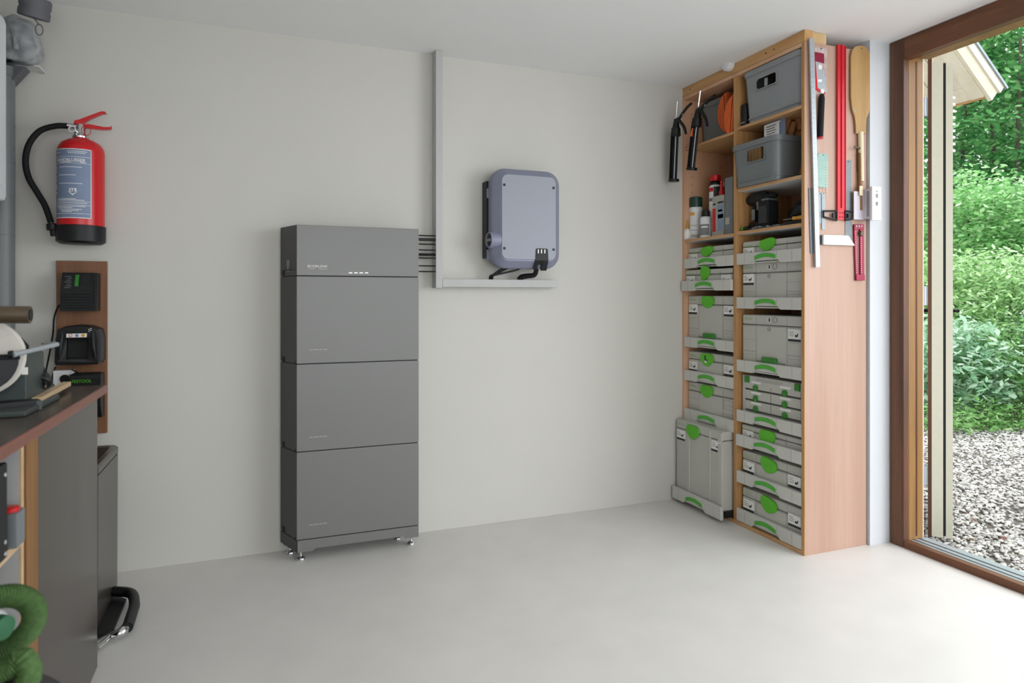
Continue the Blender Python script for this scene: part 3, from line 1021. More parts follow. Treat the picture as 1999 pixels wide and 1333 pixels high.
# ================================================================== ON THE CABINET'S SHELVES
def crate(name, label, x0, x1, y0, y1, z0, z1, mat, hole=None, tab=False, taper=.03, r=.045, group=None, recess=False):
    """open crate with rounded corners; world box; the front faces -x"""
    t = thing(name, label, 'crate', ((x0 + x1) / 2, (y0 + y1) / 2, z0), group=group)
    cx, cy = (x0 + x1) / 2, (y0 + y1) / 2
    def loop(z, inset, tp):
        k = taper * (1 - (z - z0) / (z1 - z0)) * .5
        w, d = (x1 - x0) - 2 * inset - 2 * k, (y1 - y0) - 2 * inset - 2 * k
        return [(p[0], p[1], z) for p in rrect(w, d, max(.012, r - inset), 6, cx, cy)]
    m = MB()
    th = .004
    m.loft([loop(z0, .004, 0), loop(z0 + .006, 0, 0), loop(z1 - .03, 0, 0), loop(z1 - .0295, -.007, 0), loop(z1 - .002, -.007, 0), loop(z1, -.005, 0), loop(z1, th, 0), loop(z0 + .012, th, 0)])
    b = m.build('body', mat, t)
    m = MB()
    m.loft([loop(z0 + .024, -.002, 0), loop(z0 + .024, -.006, 0), loop(z0 + .031, -.006, 0), loop(z0 + .031, -.002, 0)], False, False)
    m.build('base_rib', mat, b)
    if hole:
        hy0, hy1, hz0, hz1 = hole
        c = MB()
        ww, hh = hy1 - hy0, hz1 - hz0
        c.prism(rrect(ww, hh, min(.02, hh * .4), 5), (x0 - .05, (hy0 + hy1) / 2, (hz0 + hz1) / 2), UY, UZ, UX * .1)
        cut(b, c)
        m = MB()
        for y_ in (hy0 - .003, hy1 + .003):
            m.box(x0 - .004 + taper * .1, x0 + .004, y_ - .003, y_ + .003, hz0 - .004, hz1 + .004, bev=.001)
        m.box(x0 - .004 + taper * .1, x0 + .004, hy0 - .006, hy1 + .006, hz0 - .008, hz0 - .002, bev=.001)
        if tab:
            m.box(x0 - .002 + taper * .1, x0 + .004, (hy0 + hy1) / 2 - .012, (hy0 + hy1) / 2 + .012, hz0, hz1 - .012, bev=.001)
        m.build('handle_rim', mat, b)
    return t
S = {k: z + .0175 for k, z in SHELF.items()}
hA, hB = onX(1476, 118, FX + .012), onX(1515, 118, FX + .012)
crate('storage_crate', 'mid grey plastic crate in the cabinet top corner above the crate of gloves', FX + .012, FX + .392, -.978, -.550, S['R1'], 2.530, 'crate',
      (hB.y, hA.y, 2.415, 2.470), tab=True, r=.034, group='grey storage crates')
hA, hB = onX(1458, 290, FX - .03), onX(1491, 290, FX - .03)
crate('storage_crate', 'darker grey plastic crate holding leather gloves above the power tools', FX - .030, FX + .375, -.848, -.496, S['R2'], 2.128, 'crate_dark',
      (hB.y, hA.y, 2.020, 2.085), group='grey storage crates')
crate('storage_crate', 'dark grey plastic crate behind the two caulking guns', FX + .105, FX + .395, -.372, -.026, S['L1'], 2.500, 'crate_dark', group='grey storage crates')
# things standing in and beside the crates
g = onX(1525, 236, FX + .10)
t = thing('work_glove', 'tan leather work glove sticking up from the darker crate', 'glove', (FX + .1, -.80, S['R2'] + .02))
z0 = S['R2'] + .013
m = MB()                                                        # the folded gauntlet: a soft sleeve bent over at the top
L_ = []
for k in range(9):
    f = k / 8
    cy, cz, cx = -.783 + .012 * math.sin(f * 3), z0 + .02 + .335 * f, FX + .145 + .05 * f * f
    wy, wx = .060 - .026 * f ** 2, .034 - .014 * f
    L_.append([(cx + wx * math.cos(a) * (1 + .25 * math.sin(3 * a + 4 * f)), cy + wy * math.sin(a) * (1 + .12 * math.cos(5 * a + 3 * f)), cz + .012 * math.sin(a * 2)) for a in [2 * math.pi * q / 20 for q in range(20)]])
m.loft(L_)
m.build('gauntlet', 'leather', t)
MB().tube([(FX + .125, -.755, z0 + .19), (FX + .115, -.765, z0 + .27), (FX + .12, -.785, z0 + .345), (FX + .145, -.812, z0 + .335), (FX + .155, -.826, z0 + .26)], lambda q: .017 + .006 * math.sin(q * 3.1), n=12).build('folded_cuff', 'leather', t)
MB().tube([(FX + .120, -.770, z0 + .17), (FX + .115, -.800, z0 + .25), (FX + .125, -.815, z0 + .30)], lambda q: .020 - .004 * q, n=12).build('thumb', 'leather', t)
t = thing('packet', 'blue and white hanging card packet standing in the darker crate beside the glove', 'packet', (FX + .025, -.70, z0))
wa, wb, ba, bb = onX(1492, 245, FX + .05), onX(1521, 240, FX + .05), onX(1497.5, 222, FX + .056), onX(1533, 216, FX + .056)
MB().box(FX + .050, FX + .054, wb.y, wa.y, z0, wa.z, bev=.001).build('white_card', 'card', t)
MB().box(FX + .056, FX + .060, bb.y, ba.y, z0, bb.z, bev=.001).build('blue_card', 'label_blue', t)
m = MB()
for k in range(4):
    m.box(FX + .0495, FX + .050, wb.y + .02 + .008 * (k % 2), wa.y - .018, wa.z - .018 - .013 * k, wa.z - .014 - .013 * k)
m.build('print', 'ink', t)
m = MB()
for k in range(2):
    m.box(FX + .0555, FX + .056, bb.y + .03, ba.y - .03, bb.z - .036 - .014 * k, bb.z - .030 - .014 * k)
m.build('print', 'card', t)
t = thing('paper_bag', 'crumpled tan paper seen over the rim and through the grip hole of the darker crate', 'paper', (FX + .12, -.58, z0))
m = MB()
for k in range(5):
    y_ = -.535 - .024 * k
    m.tube([(FX + .06 + .02 * (k % 2), y_, z0), (FX + .05, y_ - .01, z0 + .13), (FX + .06, y_ + .008, 2.132 + .012 * ((k * 7) % 3))], lambda s: .020 - .006 * s, n=7, sub=3)
m.build('paper', 'cork', t)
t = thing('carton', 'small brown carton wedged between the darker crate and the side panel', 'carton', (FX + .22, -.93, S['R2']))
MB().box(FX + .16, FX + .30, -.972, -.905, S['R2'], 2.075, bev=.002).build('box', 'cork', t)
m = MB().box(FX + .1595, FX + .16, -.965, -.945, 1.97, 2.01).box(FX + .1595, FX + .16, -.935, -.912, 1.99, 2.03)
m.build('print', 'ink', t)
t = thing('equipment_pouch', 'black rounded pouch squeezed between the divider and the upper grey crate', 'pouch', (FX + .03, -.535, S['R1']))
MB().box(FX + .02, FX + .25, -.557, -.512, S['R1'], 2.375, bev=.018, seg=4).build('body', 'black', t)
MB().box(FX + .018, FX + .03, -.550, -.520, 2.26, 2.268, bev=.002).build('zip', 'ink_grey', t)

# orange ear defenders: two half-round shells
for i, (px, py, dep, tl, lab) in enumerate(((1431.0, 224, .006, -6, 'orange curved foam pad on the top shelf, the one against the cabinet divider'), (1419.0, 218, .050, 4, 'orange curved foam pad on the top shelf, the one leaning by the dark crate'))):
    c = onX(px, py, FX + dep)
    P = []
    for k in range(19):
        a = R(90 + 180 * k / 18)
        x, z = .090 * math.cos(a), .122 * math.sin(a)
        ca, sa = math.cos(R(tl)), math.sin(R(tl))
        P.append((x * ca - z * sa, x * sa + z * ca))
    m = MB().prism(P, c + UX * .05 + UY * (.003 if i else 0), (0, -1, 0), UZ, UX * -.05, bev=.016)
    tag(m.build('knee_pad', 'orange'), lab, 'pad', 'orange foam pads')

# caulking guns hanging on the front edge
def caulk_gun(label, hook, lean, flip, L):
    t = thing('caulking_gun', label, 'tool', hook, group='black caulking guns')
    d = Vector((0, -math.sin(lean), -math.cos(lean)))         # down the barrel
    s = Vector((0, -math.cos(lean), math.sin(lean)))          # to the viewer's right
    f = Vector((-1, 0, 0))
    top = Vector(hook)
    P = lambda a, b, c=0: top + d * a + s * b + f * c
    MB().tube([P(-.085, .004), P(-.02, .0), P(.10, 0)], .0045, n=8, sub=3).build('push_rod', 'chrome', t)
    m = MB().tube([P(.02, 0), P(.085, 0)], lambda q: .014 + .010 * q, n=12, sub=5)
    m.cyl(P(.07, 0), P(.125, 0), .027, .031, n=18, bev=.004)
    m.build('mechanism', 'black', t)
    MB().tube([P(.02, .010), P(.045, .045), P(.085, .085), P(.125, .105)], lambda q: .011 - .003 * q, n=10).build('trigger', 'black', t)
    MB().tube([P(.045, .006), P(.005, .052), P(-.03, .105), P(-.045, .145)], lambda q: .010 - .002 * q, n=10).build('handle', 'black', t)
    MB().tube([P(.02, .03), P(.0, .075)], .0045, n=8, sub=1).build('release_lever', 'chrome', t)
    m = MB()                                                   # half-round cradle
    arc = [(-.030 * math.cos(R(a)), .030 * math.sin(R(a))) for a in range(-62, 63, 12)]
    poly = arc + [(p[0] * .93, p[1] * .93) for p in arc[::-1]]
    m.prism([(p[0], p[1]) for p in poly], P(.12, 0), s, f, d * (L - .12))
    m.build('cradle', 'black', t)
    m = MB().cyl(P(L - .006, 0), P(L + .010, 0), .033, n=20, bev=.003)
    m.build('end_plate', 'black', t)
    MB().tube([P(.12, .028), P(L, .028)], .0025, n=6, sub=1).build('rod', 'black', t)
    MB().tube([P(.12, .002), P(L, .002)], .0035, n=8, sub=1).build('inner_rod', 'alu', t)
    return t
caulk_gun('black caulking gun hanging on the cabinet front nearest the back wall', tuple(onX(1321, 226, FX - .135)), R(-4), 1, .39)
caulk_gun('black caulking gun with an orange tip hanging in front of the dark crate', tuple(onX(1364, 206, FX - .075)), R(-10), 1, .37)
o = MB().tube([onX(1353, 250, FX - .105), onX(1351, 258, FX - .105), onX(1350, 266, FX - .105)], lambda q: .003 + .005 * q, n=8).build('nozzle_tip', 'orange', bpy.data.objects['caulking_gun.001'])

# bottles on the left shelf
zb = S['L2'] + .0005
def pos(px, depth):
    return onX(px, 460, FX + depth)
def bottle(name, label, cat, px, depth, parts, group='bottles and cans on the cabinet shelf'):
    q = pos(px, depth)
    t = thing(name, label, cat, (q.x, q.y, zb), group=group)
    for nm_, mt, prof in parts:
        MB().lathe(prof, (q.x, q.y, zb), n=24).build(nm_, mt, t)
    return t, q
t, q = bottle('glue_bottle', 'small white glue bottle with amber nozzle at the end of the bottle shelf', 'bottle', 1342, .024,
       [('body', 'white', [(0, 0), (.020, 0), (.021, .004), (.021, .060), (.012, .068), (0, .068)]), ('nozzle', 'amber', [(0, .066), (.012, .066), (.011, .085), (.003, .125), (0, .126)])])
MB().lathe([(.0213, .01), (.0216, .01), (.0216, .045), (.0213, .045)], (q.x, q.y, zb), n=24).build('label_band', 'card', t)
t, q = bottle('spray_can', 'tall white spray can with dark green cap beside the glue bottle', 'can', 1359, .075,
       [('body', 'white', [(0, 0), (.040, 0), (.042, .004), (.042, .195), (.038, .205), (0, .205)]), ('cap', 'green_cap', [(0, .204), (.0405, .204), (.041, .210), (.041, .262), (.037, .268), (0, .268)])])
m = MB()
for z_, a0, a1, mt in ((.150, 150, 180, 0),):
    pass
def wrap(t, q, r, z0, z1, a0, a1, name, mat):
    n = 8
    V_, F_ = [], []
    for k in range(n + 1):
        a = R(a0 + (a1 - a0) * k / n)
        for z_ in (z0, z1):
            V_.append((q.x + r * math.cos(a), q.y + r * math.sin(a), zb + z_))
    F_ = [(2 * k, 2 * k + 2, 2 * k + 3, 2 * k + 1) for k in range(n)]
    m = MB()
    m._add(V_, F_)
    o = m.build(name, mat, t)
    return o
wrap(t, q, .0425, .150, .170, 178, 222, 'label_band', 'yellow')
wrap(t, q, .0425, .010, .030, 190, 260, 'label_band', 'tin_grey')
wrap(t, q, .0425, .055, .058, 180, 250, 'print', 'ink_grey')
wrap(t, q, .0425, .085, .088, 180, 245, 'print', 'ink_grey')
t, q = bottle('spray_can', 'short white can with black cap between the green-capped can and the tin', 'can', 1378, .055,
       [('body', 'white', [(0, 0), (.032, 0), (.034, .004), (.034, .120), (.026, .130), (0, .130)]), ('cap', 'black', [(0, .128), (.025, .128), (.025, .165), (.020, .170), (0, .170)])])
wrap(t, q, .0345, .015, .082, 150, 270, 'label_band', 'ink_grey')
wrap(t, q, .035, .060, .070, 185, 255, 'print', 'card')
t, q = bottle('foam_can', 'tall expanding foam can with black and red label and bright red cap', 'can', 1397, .12,
       [('body', 'card', [(0, 0), (.036, 0), (.038, .004), (.038, .315), (.028, .330), (0, .330)]), ('cap', 'red', [(0, .352), (.030, .352), (.034, .360), (.034, .385), (.028, .390), (0, .390)]), ('collar', 'black', [(0, .328), (.036, .328), (.036, .340), (.022, .354), (0, .354)])])
wrap(t, q, .0385, .16, .315, 215, 290, 'label_band', 'ink')
wrap(t, q, .0386, .285, .310, 150, 213, 'label_band', 'red')
wrap(t, q, .0388, .16, .24, 225, 245, 'label_band', 'red')
wrap(t, q, .0389, .225, .245, 165, 205, 'print', 'ink_grey')
# flat tins
def tin(name, label, px0, px1, dep, h, w, mat, extra):
    a, b = pos(px0, dep), pos(px1, dep)
    t = thing(name, label, 'tin', (FX + dep + w / 2, (a.y + b.y) / 2, zb), group='bottles and cans on the cabinet shelf')
    MB().box(FX + dep, FX + dep + w, b.y, a.y, zb, zb + h, bev=.006, seg=3).build('body', mat, t)
    for nm_, mt, f0, f1, z0, z1 in extra:
        MB().box(FX + dep - .001, FX + dep, a.y + (b.y - a.y) * f0, a.y + (b.y - a.y) * f1, zb + z0, zb + z1).build(nm_, mt, t)
    return t, a, b
t, a, b = tin('solvent_tin', 'flat grey solvent tin with red, blue and yellow label panels standing on edge', 1391, 1413.5, .050, .245, .09, 'tin_grey',
    [('label_panel', 'red', .02, .30, .03, .17), ('label_panel', 'tin_blue', .46, .95, .03, .19), ('label_panel', 'yellow', .50, .95, .105, .13), ('label_panel', 'ink', .05, .30, .190, .200), ('label_panel', 'ink', .48, .97, .195, .206), ('label_panel', 'card', .52, .88, .145, .158)])
MB().lathe([(0, 0), (.017, 0), (.017, .02), (.008, .055), (.008, .09), (0, .092)], (FX + .085, (a.y * .6 + b.y * .4), zb + .244), n=16).build('spout', 'red', t)
t, a, b = tin('canister', 'dark grey plastic canister standing against the cabinet divider', 1415, 1431, .035, .335, .16, 'crate_dark', [('label_panel', 'tin_grey', .1, .6, .06, .10)])
MB().lathe([(0, 0), (.014, 0), (.014, .03), (0, .032)], (FX + .09, (a.y + b.y) / 2, zb + .334), n=16).build('cap', 'black', t)
t, q = bottle('dropper_bottle', 'dark bottle with a white cap behind the solvent tin', 'bottle', 1411, .17,
       [('body', 'black', [(0, 0), (.026, 0), (.027, .004), (.027, .25), (.010, .275), (.010, .32), (0, .32)]), ('cap', 'white', [(0, .318), (.013, .318), (.013, .348), (0, .350)])])
t = thing('adhesive_cartridge', 'black cartridge standing in the shadow at the back under the top shelf', 'cartridge', (FX + .30, -.43, zb))
MB().lathe([(0, 0), (.030, 0), (.030, .46), (.012, .475), (.008, .52), (0, .521)], (FX + .30, -.43, zb)).build('body', 'black', t)

# power tool shelf
zt = S['R3'] + .0005
MB_ = MB()
dq = onX(1478, 440, FX + .10)
t = thing('cordless_drill', 'black cordless drill standing on its battery on the power tool shelf', 'power tool', (FX + .10, dq.y, zt))
c = Vector((FX + .12, dq.y - .005, zt))
m = MB().box(c.x - .045, c.x + .06, c.y - .042, c.y + .045, zt, zt + .052, bev=.010, seg=3)
m.build('battery_pack', 'black', t)
m = MB().tube([c + Vector((0, 0, .045)), c + Vector((-.01, 0, .10)), c + Vector((-.02, -.005, .165))], lambda s: .030 - .006 * s, n=14)
m.build('grip', 'black_matt', t)
m = MB().lathe([(0, 0), (.028, .002), (.034, .02), (.036, .10), (.030, .13), (.022, .135), (.020, .17), (.012, .19), (0, .19)], c + Vector((-.03, .055, .178)), (.12, -1, .03), 20)
m.build('motor_housing', 'black', t)
MB().tube([c + Vector((-.045, -.03, .155)), c + Vector((-.05, -.04, .135)), c + Vector((-.045, -.035, .115))], .009, n=8).build('trigger', 'ink_grey', t)
MB().box(c.x - .052, c.x - .046, c.y - .012, c.y + .012, zt + .06, zt + .12, bev=.002).build('badge', 'ink_grey', t)
t = thing('drill_battery', 'black slide-on battery standing upright in the middle of the power tool shelf', 'battery', (FX + .09, c.y - .10, zt))
MB().box(FX + .04, FX + .12, c.y - .145, c.y - .070, zt, zt + .155, bev=.010, seg=3).build('body', 'black_matt', t)
MB().box(FX + .036, FX + .041, c.y - .138, c.y - .078, zt + .03, zt + .125, bev=.002).build('face_plate', 'ink', t)
MB().box(FX + .05, FX + .11, c.y - .135, c.y - .085, zt + .154, zt + .166, bev=.003).build('rail', 'steel', t)
t = thing('jigsaw', 'black power saw lying at the back of the power tool shelf by the side panel', 'power tool', (FX + .16, -.90, zt))
MB().tube([(FX + .15, -.79, zt + .055), (FX + .15, -.85, zt + .082), (FX + .16, -.92, zt + .085), (FX + .17, -.975, zt + .06)], lambda s: .042 + .012 * math.sin(s * 3.1), n=16).build('housing', 'black', t)
MB().tube([(FX + .14, -.80, zt + .08), (FX + .13, -.86, zt + .132), (FX + .14, -.93, zt + .132), (FX + .16, -.975, zt + .09)], .015, n=12).build('handle', 'black_matt', t)
MB().box(FX + .06, FX + .24, -.975, -.80, zt, zt + .018, bev=.003).build('sole_plate', 'steel', t)
t = thing('screwdriver', 'screwdriver with yellow handle lying at the front of the power tool shelf', 'screwdriver', (FX + .035, -.93, zt))
MB().lathe([(0, 0), (.010, .003), (.012, .03), (.009, .055), (.011, .075), (0, .08)], (FX + .035, -.975, zt + .030), (0, 1, .02), 14).build('handle', 'yellow', t)
MB().cyl((FX + .035, -.90, zt + .031), (FX + .035, -.83, zt + .032), .003, n=8).build('shaft', 'steel', t)
MB().box(FX + .02, FX + .06, -.97, -.84, zt, zt + .018, bev=.003).build('rest', 'black', t)
t = thing('marking_knob', 'small black knob with bright green end at the divider end of the power tool shelf', 'knob', (FX + .03, -.545, zt))
MB().lathe([(0, 0), (.012, .0), (.013, .02), (.010, .045), (0, .046)], (FX + .03, -.585, zt + .013), (0, 1, 0), 14).build('body', 'black', t)
MB().lathe([(0, 0), (.012, .0), (.013, .008), (.009, .016), (0, .017)], (FX + .03, -.538, zt + .013), (0, 1, 0), 14).build('end_cap', 'green', t)
gb = random.Random(4)
m = MB()
for k in range(46):
    x_, y_ = FX + .015 + .06 * gb.random(), -.61 - .20 * gb.random()
    a = gb.random() * 3.14
    r_ = .003 + .004 * gb.random()
    m.cyl((x_, y_, zt + r_), (x_ + .02 * math.cos(a), y_ + .02 * math.sin(a), zt + r_ + .002), r_, n=8)
tag(m.build('drill_bits', 'steel'), 'scatter of small steel bits and screws along the power tool shelf edge', 'bits', kind='stuff')

# ================================================================== TOOLS HUNG ON THE CABINET'S SIDE PANEL
SY = CY - HW                      # the outer face of the side panel
def sp(px, py, d=0.008):
    return onY(px, py, SY - d)
def slab(pts, d0, d1, bev=.0):
    """outline given in photo columns and rows, cut from a sheet standing D0..D1 in front of the panel"""
    m = MB()
    P = [sp(x, y, d0) for x, y in pts]
    m.prism([(p.x, p.z) for p in P], (0, SY - d0, 0), UX, UZ, UY * -(d1 - d0), bev=bev)
    return m
def nail(t, px, py, d):
    q = sp(px, py, 0)
    MB().cyl((q.x, SY, q.z), (q.x, SY - d, q.z), .0025, n=8).build('hook', 'steel', t)
def hung(name, label, cat, px, py):
    q = sp(px, py, .004)
    return thing(name, label, cat, q)

t = hung('straight_edge', 'long pale aluminium straight edge hanging along the front edge of the side panel', 'straight edge', 1587, 520)
slab([(1579, 76), (1584, 74), (1587.5, 76), (1599.5, 521), (1591, 522)], .012, .020, .0015).build('bar', 'alu', t)
m = MB()
for k in range(40):
    y = 110 + k * 10
    x = 1583 + (y - 75) * .0268
    m.box(*[v for v in (sp(x, y, .0203).x, sp(x + 3, y, .0203).x, SY - .0206, SY - .0199, sp(x, y, .0203).z - .0006, sp(x, y, .0203).z + .0006)])
m.build('scale', 'steel', t)['kind'] = 'stuff'
nail(t, 1583.5, 79, .012)
t = hung('steel_ruler', 'dark steel ruler half hidden behind the long straight edge', 'ruler', 1583, 494)
slab([(1579, 367), (1585, 367), (1588.5, 494), (1582.5, 495)], .003, .005).build('blade', 'steel', t)
nail(t, 1582, 371, .007)

t = hung('pull_saw', 'red and silver pull saw in a clear sleeve with black rubber handle', 'saw', 1604, 270)
slab([(1589.5, 92), (1614, 94), (1614.5, 182), (1591, 184)], .002, .0035).build('sleeve', 'clear_pack', t)
slab([(1590, 101), (1609, 105), (1609, 124), (1590, 119)], .0036, .005).build('red_card', 'red_dark', t)
slab([(1590, 119), (1599, 122), (1606, 136), (1611, 150), (1612, 180), (1594, 172)], .0036, .0055).build('blade', 'alu', t)
slab([(1589.5, 119), (1592, 119), (1596, 172), (1611, 181), (1610, 184), (1592, 176)], .0036, .006).build('blade_guard', 'red', t)
for x, y, r_ in ((1601, 131, .013), (1605.5, 178, .012)):
    q = sp(x, y, .0055)
    MB().lathe([(0, 0), (r_, 0), (r_, .002), (0, .002)], (q.x, SY - .0055, q.z), (0, -1, 0), 18).build('clip', 'white', t)
slab([(1597.5, 155), (1605, 155), (1605, 160), (1597.5, 160)], .0055, .0062).build('sticker', 'card', t)
a, b = sp(1605, 184, .016), sp(1601.5, 268, .016)
a.y = b.y = SY - .016
MB().tube([a, (a * .7 + b * .3), (a * .3 + b * .7), b], lambda q: .0145 if q > .12 else .010 + .04 * q, n=14).build('handle', 'black_matt', t)
MB().tube([b, b + (b - a).normalized() * .006], .0155, n=14, sub=1).build('end_cap', 'red', t)
nail(t, 1602, 96, .012)

t = hung('tee_square', 'long bright red aluminium tee square with black plastic wings at its foot', 'square', 1642, 430)
P0, P1 = sp(1633.5, 87, .006), sp(1650, 430, .006)
x0, x1, zz0, zz1 = P0.x, P1.x, P1.z, P0.z
m = MB().box(x0, x1, SY - .010, SY - .004, zz0, zz1, bev=.001)
m.box(x0 + (x1 - x0) * .46, x0 + (x1 - x0) * .54, SY - .016, SY - .010, zz0 + .06, zz1, bev=.001).box(x0, x0 + .004, SY - .014, SY - .010, zz0, zz1, bev=.001).box(x1 - .004, x1, SY - .014, SY - .010, zz0, zz1, bev=.001)
m.build('rail', 'red_track', t)
m = MB()
n = 70
for k in range(n):
    z_ = zz0 + .05 + (zz1 - zz0 - .07) * k / n
    m.box(x0 + .006, x0 + .010, SY - .0108, SY - .0100, z_, z_ + .003)
    m.box(x1 - .010, x1 - .006, SY - .0108, SY - .0100, z_, z_ + .003)
m.build('scale', 'red_dark', t)['kind'] = 'stuff'
for sgn, pts in ((-1, [(1607.5, 412), (1633, 411.5), (1633, 430.5), (1607.5, 423)]), (1, [(1650, 411.5), (1676, 415), (1676, 424.5), (1650, 430)])):
    P = [sp(x, y, .01) for x, y in pts]
    c = sum(P, Vector()) / 4
    m = MB()
    ring = P
    for i in range(4):
        a, b = ring[i], ring[(i + 1) % 4]
        m.tube([Vector((a.x, SY - .012, a.z)), Vector((b.x, SY - .012, b.z))], .0045, n=8, sub=1)
    xs_ = (ring[1].x - .022) if sgn < 0 else (ring[0].x + .022)
    m.box(xs_ - .006, xs_ + .006, SY - .016, SY - .008, min(p.z for p in P) + .012, max(p.z for p in P) - .012)
    m.build('wing', 'black', t)
m = MB()
for dx in (.35, .65):
    for zz in (.016, .036):
        q = (x0 + (x1 - x0) * dx, SY - .010, zz0 + zz)
        m.lathe([(0, 0), (.003, 0), (.003, .004), (0, .004)], q, (0, -1, 0), 10)
m.build('rivet', 'red_dark', t)
nail(t, 1641, 90, .016)

t = hung('paint_paddle', 'pale brown paddle-shaped wooden blade with a cream handle hanging near the wall pier', 'paddle', 1680, 354)
bl = [(1668, 91.5), (1675, 90), (1684, 90.5), (1691, 95), (1696, 105), (1697.5, 125), (1697.5, 205), (1695, 220), (1690, 232), (1689, 250), (1689.5, 262), (1669.5, 261), (1669, 245), (1667, 228), (1662.5, 216), (1659.5, 190), (1659.5, 110), (1662, 99)]
slab(bl, .006, .014, .002).build('blade', 'paddle', t)
m = MB()
for x, y in ((1668, 216), (1690, 219)):
    q = sp(x, y, .014)
    m.lathe([(0, 0), (.004, 0), (.003, .003), (0, .0035)], (q.x, SY - .014, q.z), (0, -1, 0), 12)
m.build('rivet', 'alu', t)
a, b = sp(1679.5, 258, .012), sp(1681, 354, .012)
a.y = b.y = SY - .015
MB().tube([a, b], lambda q: .0135 - .001 * q, n=14, sub=4).build('handle', 'ivory', t)
nail(t, 1677.5, 97, .02)
t = hung('dowel', 'round wooden stick hanging behind the cream paddle handle', 'stick', 1676, 410)
a, b = sp(1674.5, 300, .0), sp(1675.5, 411, .0)
a.y = b.y = SY - .0135
MB().tube([a, b], .0105, n=12, sub=4).build('stick', 'strip', t)
q = sp(1676.5, 372, .012)
MB().box(q.x - .012, q.x + .012, SY - .030, SY - .024, q.z - .028, q.z + .022, bev=.003).build('clip', 'ivory', t)
t = hung('wall_hook', 'small dark brown hook screwed into the side panel left of the cream handle', 'hook', 1668, 290)
a = sp(1672.5, 291, 0)
MB().tube([Vector((a.x, SY, a.z)), Vector((a.x, SY - .02, a.z)), Vector((a.x - .012, SY - .026, a.z + .001)), Vector((a.x - .034, SY - .024, a.z + .001)), Vector((a.x - .040, SY - .024, a.z + .008))], .004, n=8, sub=4).build('hook', 'bronze', t)
MB().tube([Vector((a.x, SY - .004, a.z)), Vector((a.x, SY - .006, a.z - .12))], .003, n=6, sub=1).build('cord', 'bronze', t)

t = hung('drill_gauge', 'green-grey rounded steel gauge plate with rows of holes under the saw', 'gauge', 1606, 366)
P0, P1 = sp(1596, 298.5, .004), sp(1617, 367, .004)
o = MB().prism(rrect(P1.x - P0.x, P0.z - P1.z, .016, 6), ((P0.x + P1.x) / 2, SY - .003, (P0.z + P1.z) / 2), UX, UZ, UY * -.002).build('plate', 'gauge_green', t)
m = MB()
for r_ in range(12):
    for k, rad in ((0, .0022), (1, .0028), (2, .0034)):
        q = (P0.x + .022 + .020 * k, SY - .0050, P0.z - .045 - r_ * .0145)
        m.lathe([(0, 0), (rad, 0), (rad, .0005), (0, .0005)], q, (0, -1, 0), 8)
m.build('gauge_hole', 'ivory', t)['kind'] = 'stuff'
nail(t, 1606, 303, .008)
for i, (xa, xb, lab) in enumerate(((1597.5, 1602.5, 'narrow steel ruler hanging beside the long straight edge under the gauge plate'), (1604, 1611, 'short steel ruler with scale lines hanging under the green-grey gauge plate'))):
    t = hung('steel_rule', lab, 'ruler', (xa + xb) / 2, 448)
    slab([(xa, 375 + 1.5 * i), (xb, 375 + 1.5 * i), (xb + .6, 448 - 12 * (1 - i)), (xa + .6, 448 - 12 * (1 - i))], .003, .0045).build('blade', 'rule', t)
    m = MB()
    for k in range(14):
        q = sp(xa + 1, 382 + k * 4, .0046)
        m.box(q.x, q.x + .006, SY - .0050, SY - .0045, q.z, q.z + .0008)
    m.build('scale', 'ink_grey', t)
    nail(t, (xa + xb) / 2, 378, .007)

t = hung('try_square', 'steel try square with a thick white aluminium stock under the red tee square', 'square', 1640, 480)
slab([(1650, 312), (1662, 312), (1663.5, 480), (1650, 462)], .001, .0025).build('blade', 'steel', t)
m = slab([(1603.5, 458.5), (1652, 460), (1665, 480), (1603.5, 478)], .003, .020, .004)
m.build('stock', 'white', t)
slab([(1601, 459.5), (1603.5, 459), (1603.5, 477.5), (1601, 477)], .003, .019).build('stock_end', 'steel', t)
m = MB()
for k in range(34):
    q = sp(1651, 322 + k * 4, .0026)
    m.box(q.x, q.x + (.010 if k % 5 == 0 else .006), SY - .0030, SY - .0025, q.z, q.z + .0007)
m.build('scale', 'ink_grey', t)
nail(t, 1656, 316, .007)

t = hung('speed_square', 'dark red anodised folding square frame with slots hanging lowest on the side panel', 'square', 1677, 547)
m = slab([(1665.5, 440), (1671.5, 440), (1675, 547), (1669.5, 547)], .003, .010, .001)
m2 = slab([(1677.5, 438.5), (1685, 438.5), (1685.5, 547), (1678.5, 547)], .003, .010, .001)
m._merge(m2.bm)
m3 = slab([(1669, 536), (1685.5, 536), (1685.5, 547.5), (1669.5, 547.5)], .003, .014, .002)
m._merge(m3.bm)
m4 = slab([(1666, 438), (1685, 438), (1685, 447), (1666, 449)], .003, .012, .002)
m._merge(m4.bm)
m.build('frame', 'red_dark', t)
m = MB()
for k in range(22):
    for xx, sh in ((1671, .032), (1681.5, .01)):
        q = sp(xx + k * 4 * sh, 452 + k * 3.8, .0101)
        m.box(q.x - .0022, q.x + .0022, SY - .0106, SY - .0100, q.z - .002, q.z + .002)
m.build('scale_hole', 'lavender', t)['kind'] = 'stuff'
m = MB()
for xx in (1672, 1677, 1682):
    q = sp(xx, 441.5, .0125)
    m.lathe([(0, 0), (.005, 0), (.004, .003), (0, .003)], (q.x, SY - .012, q.z), (0, -1, 0), 12)
m.build('screw', 'alu', t)
q = sp(1681, 456, .012)
MB().lathe([(0, 0), (.013, 0), (.014, .004), (.012, .012), (0, .012)], (q.x, SY - .010, q.z), (0, -1, 0), 16).build('knob', 'bronze', t)

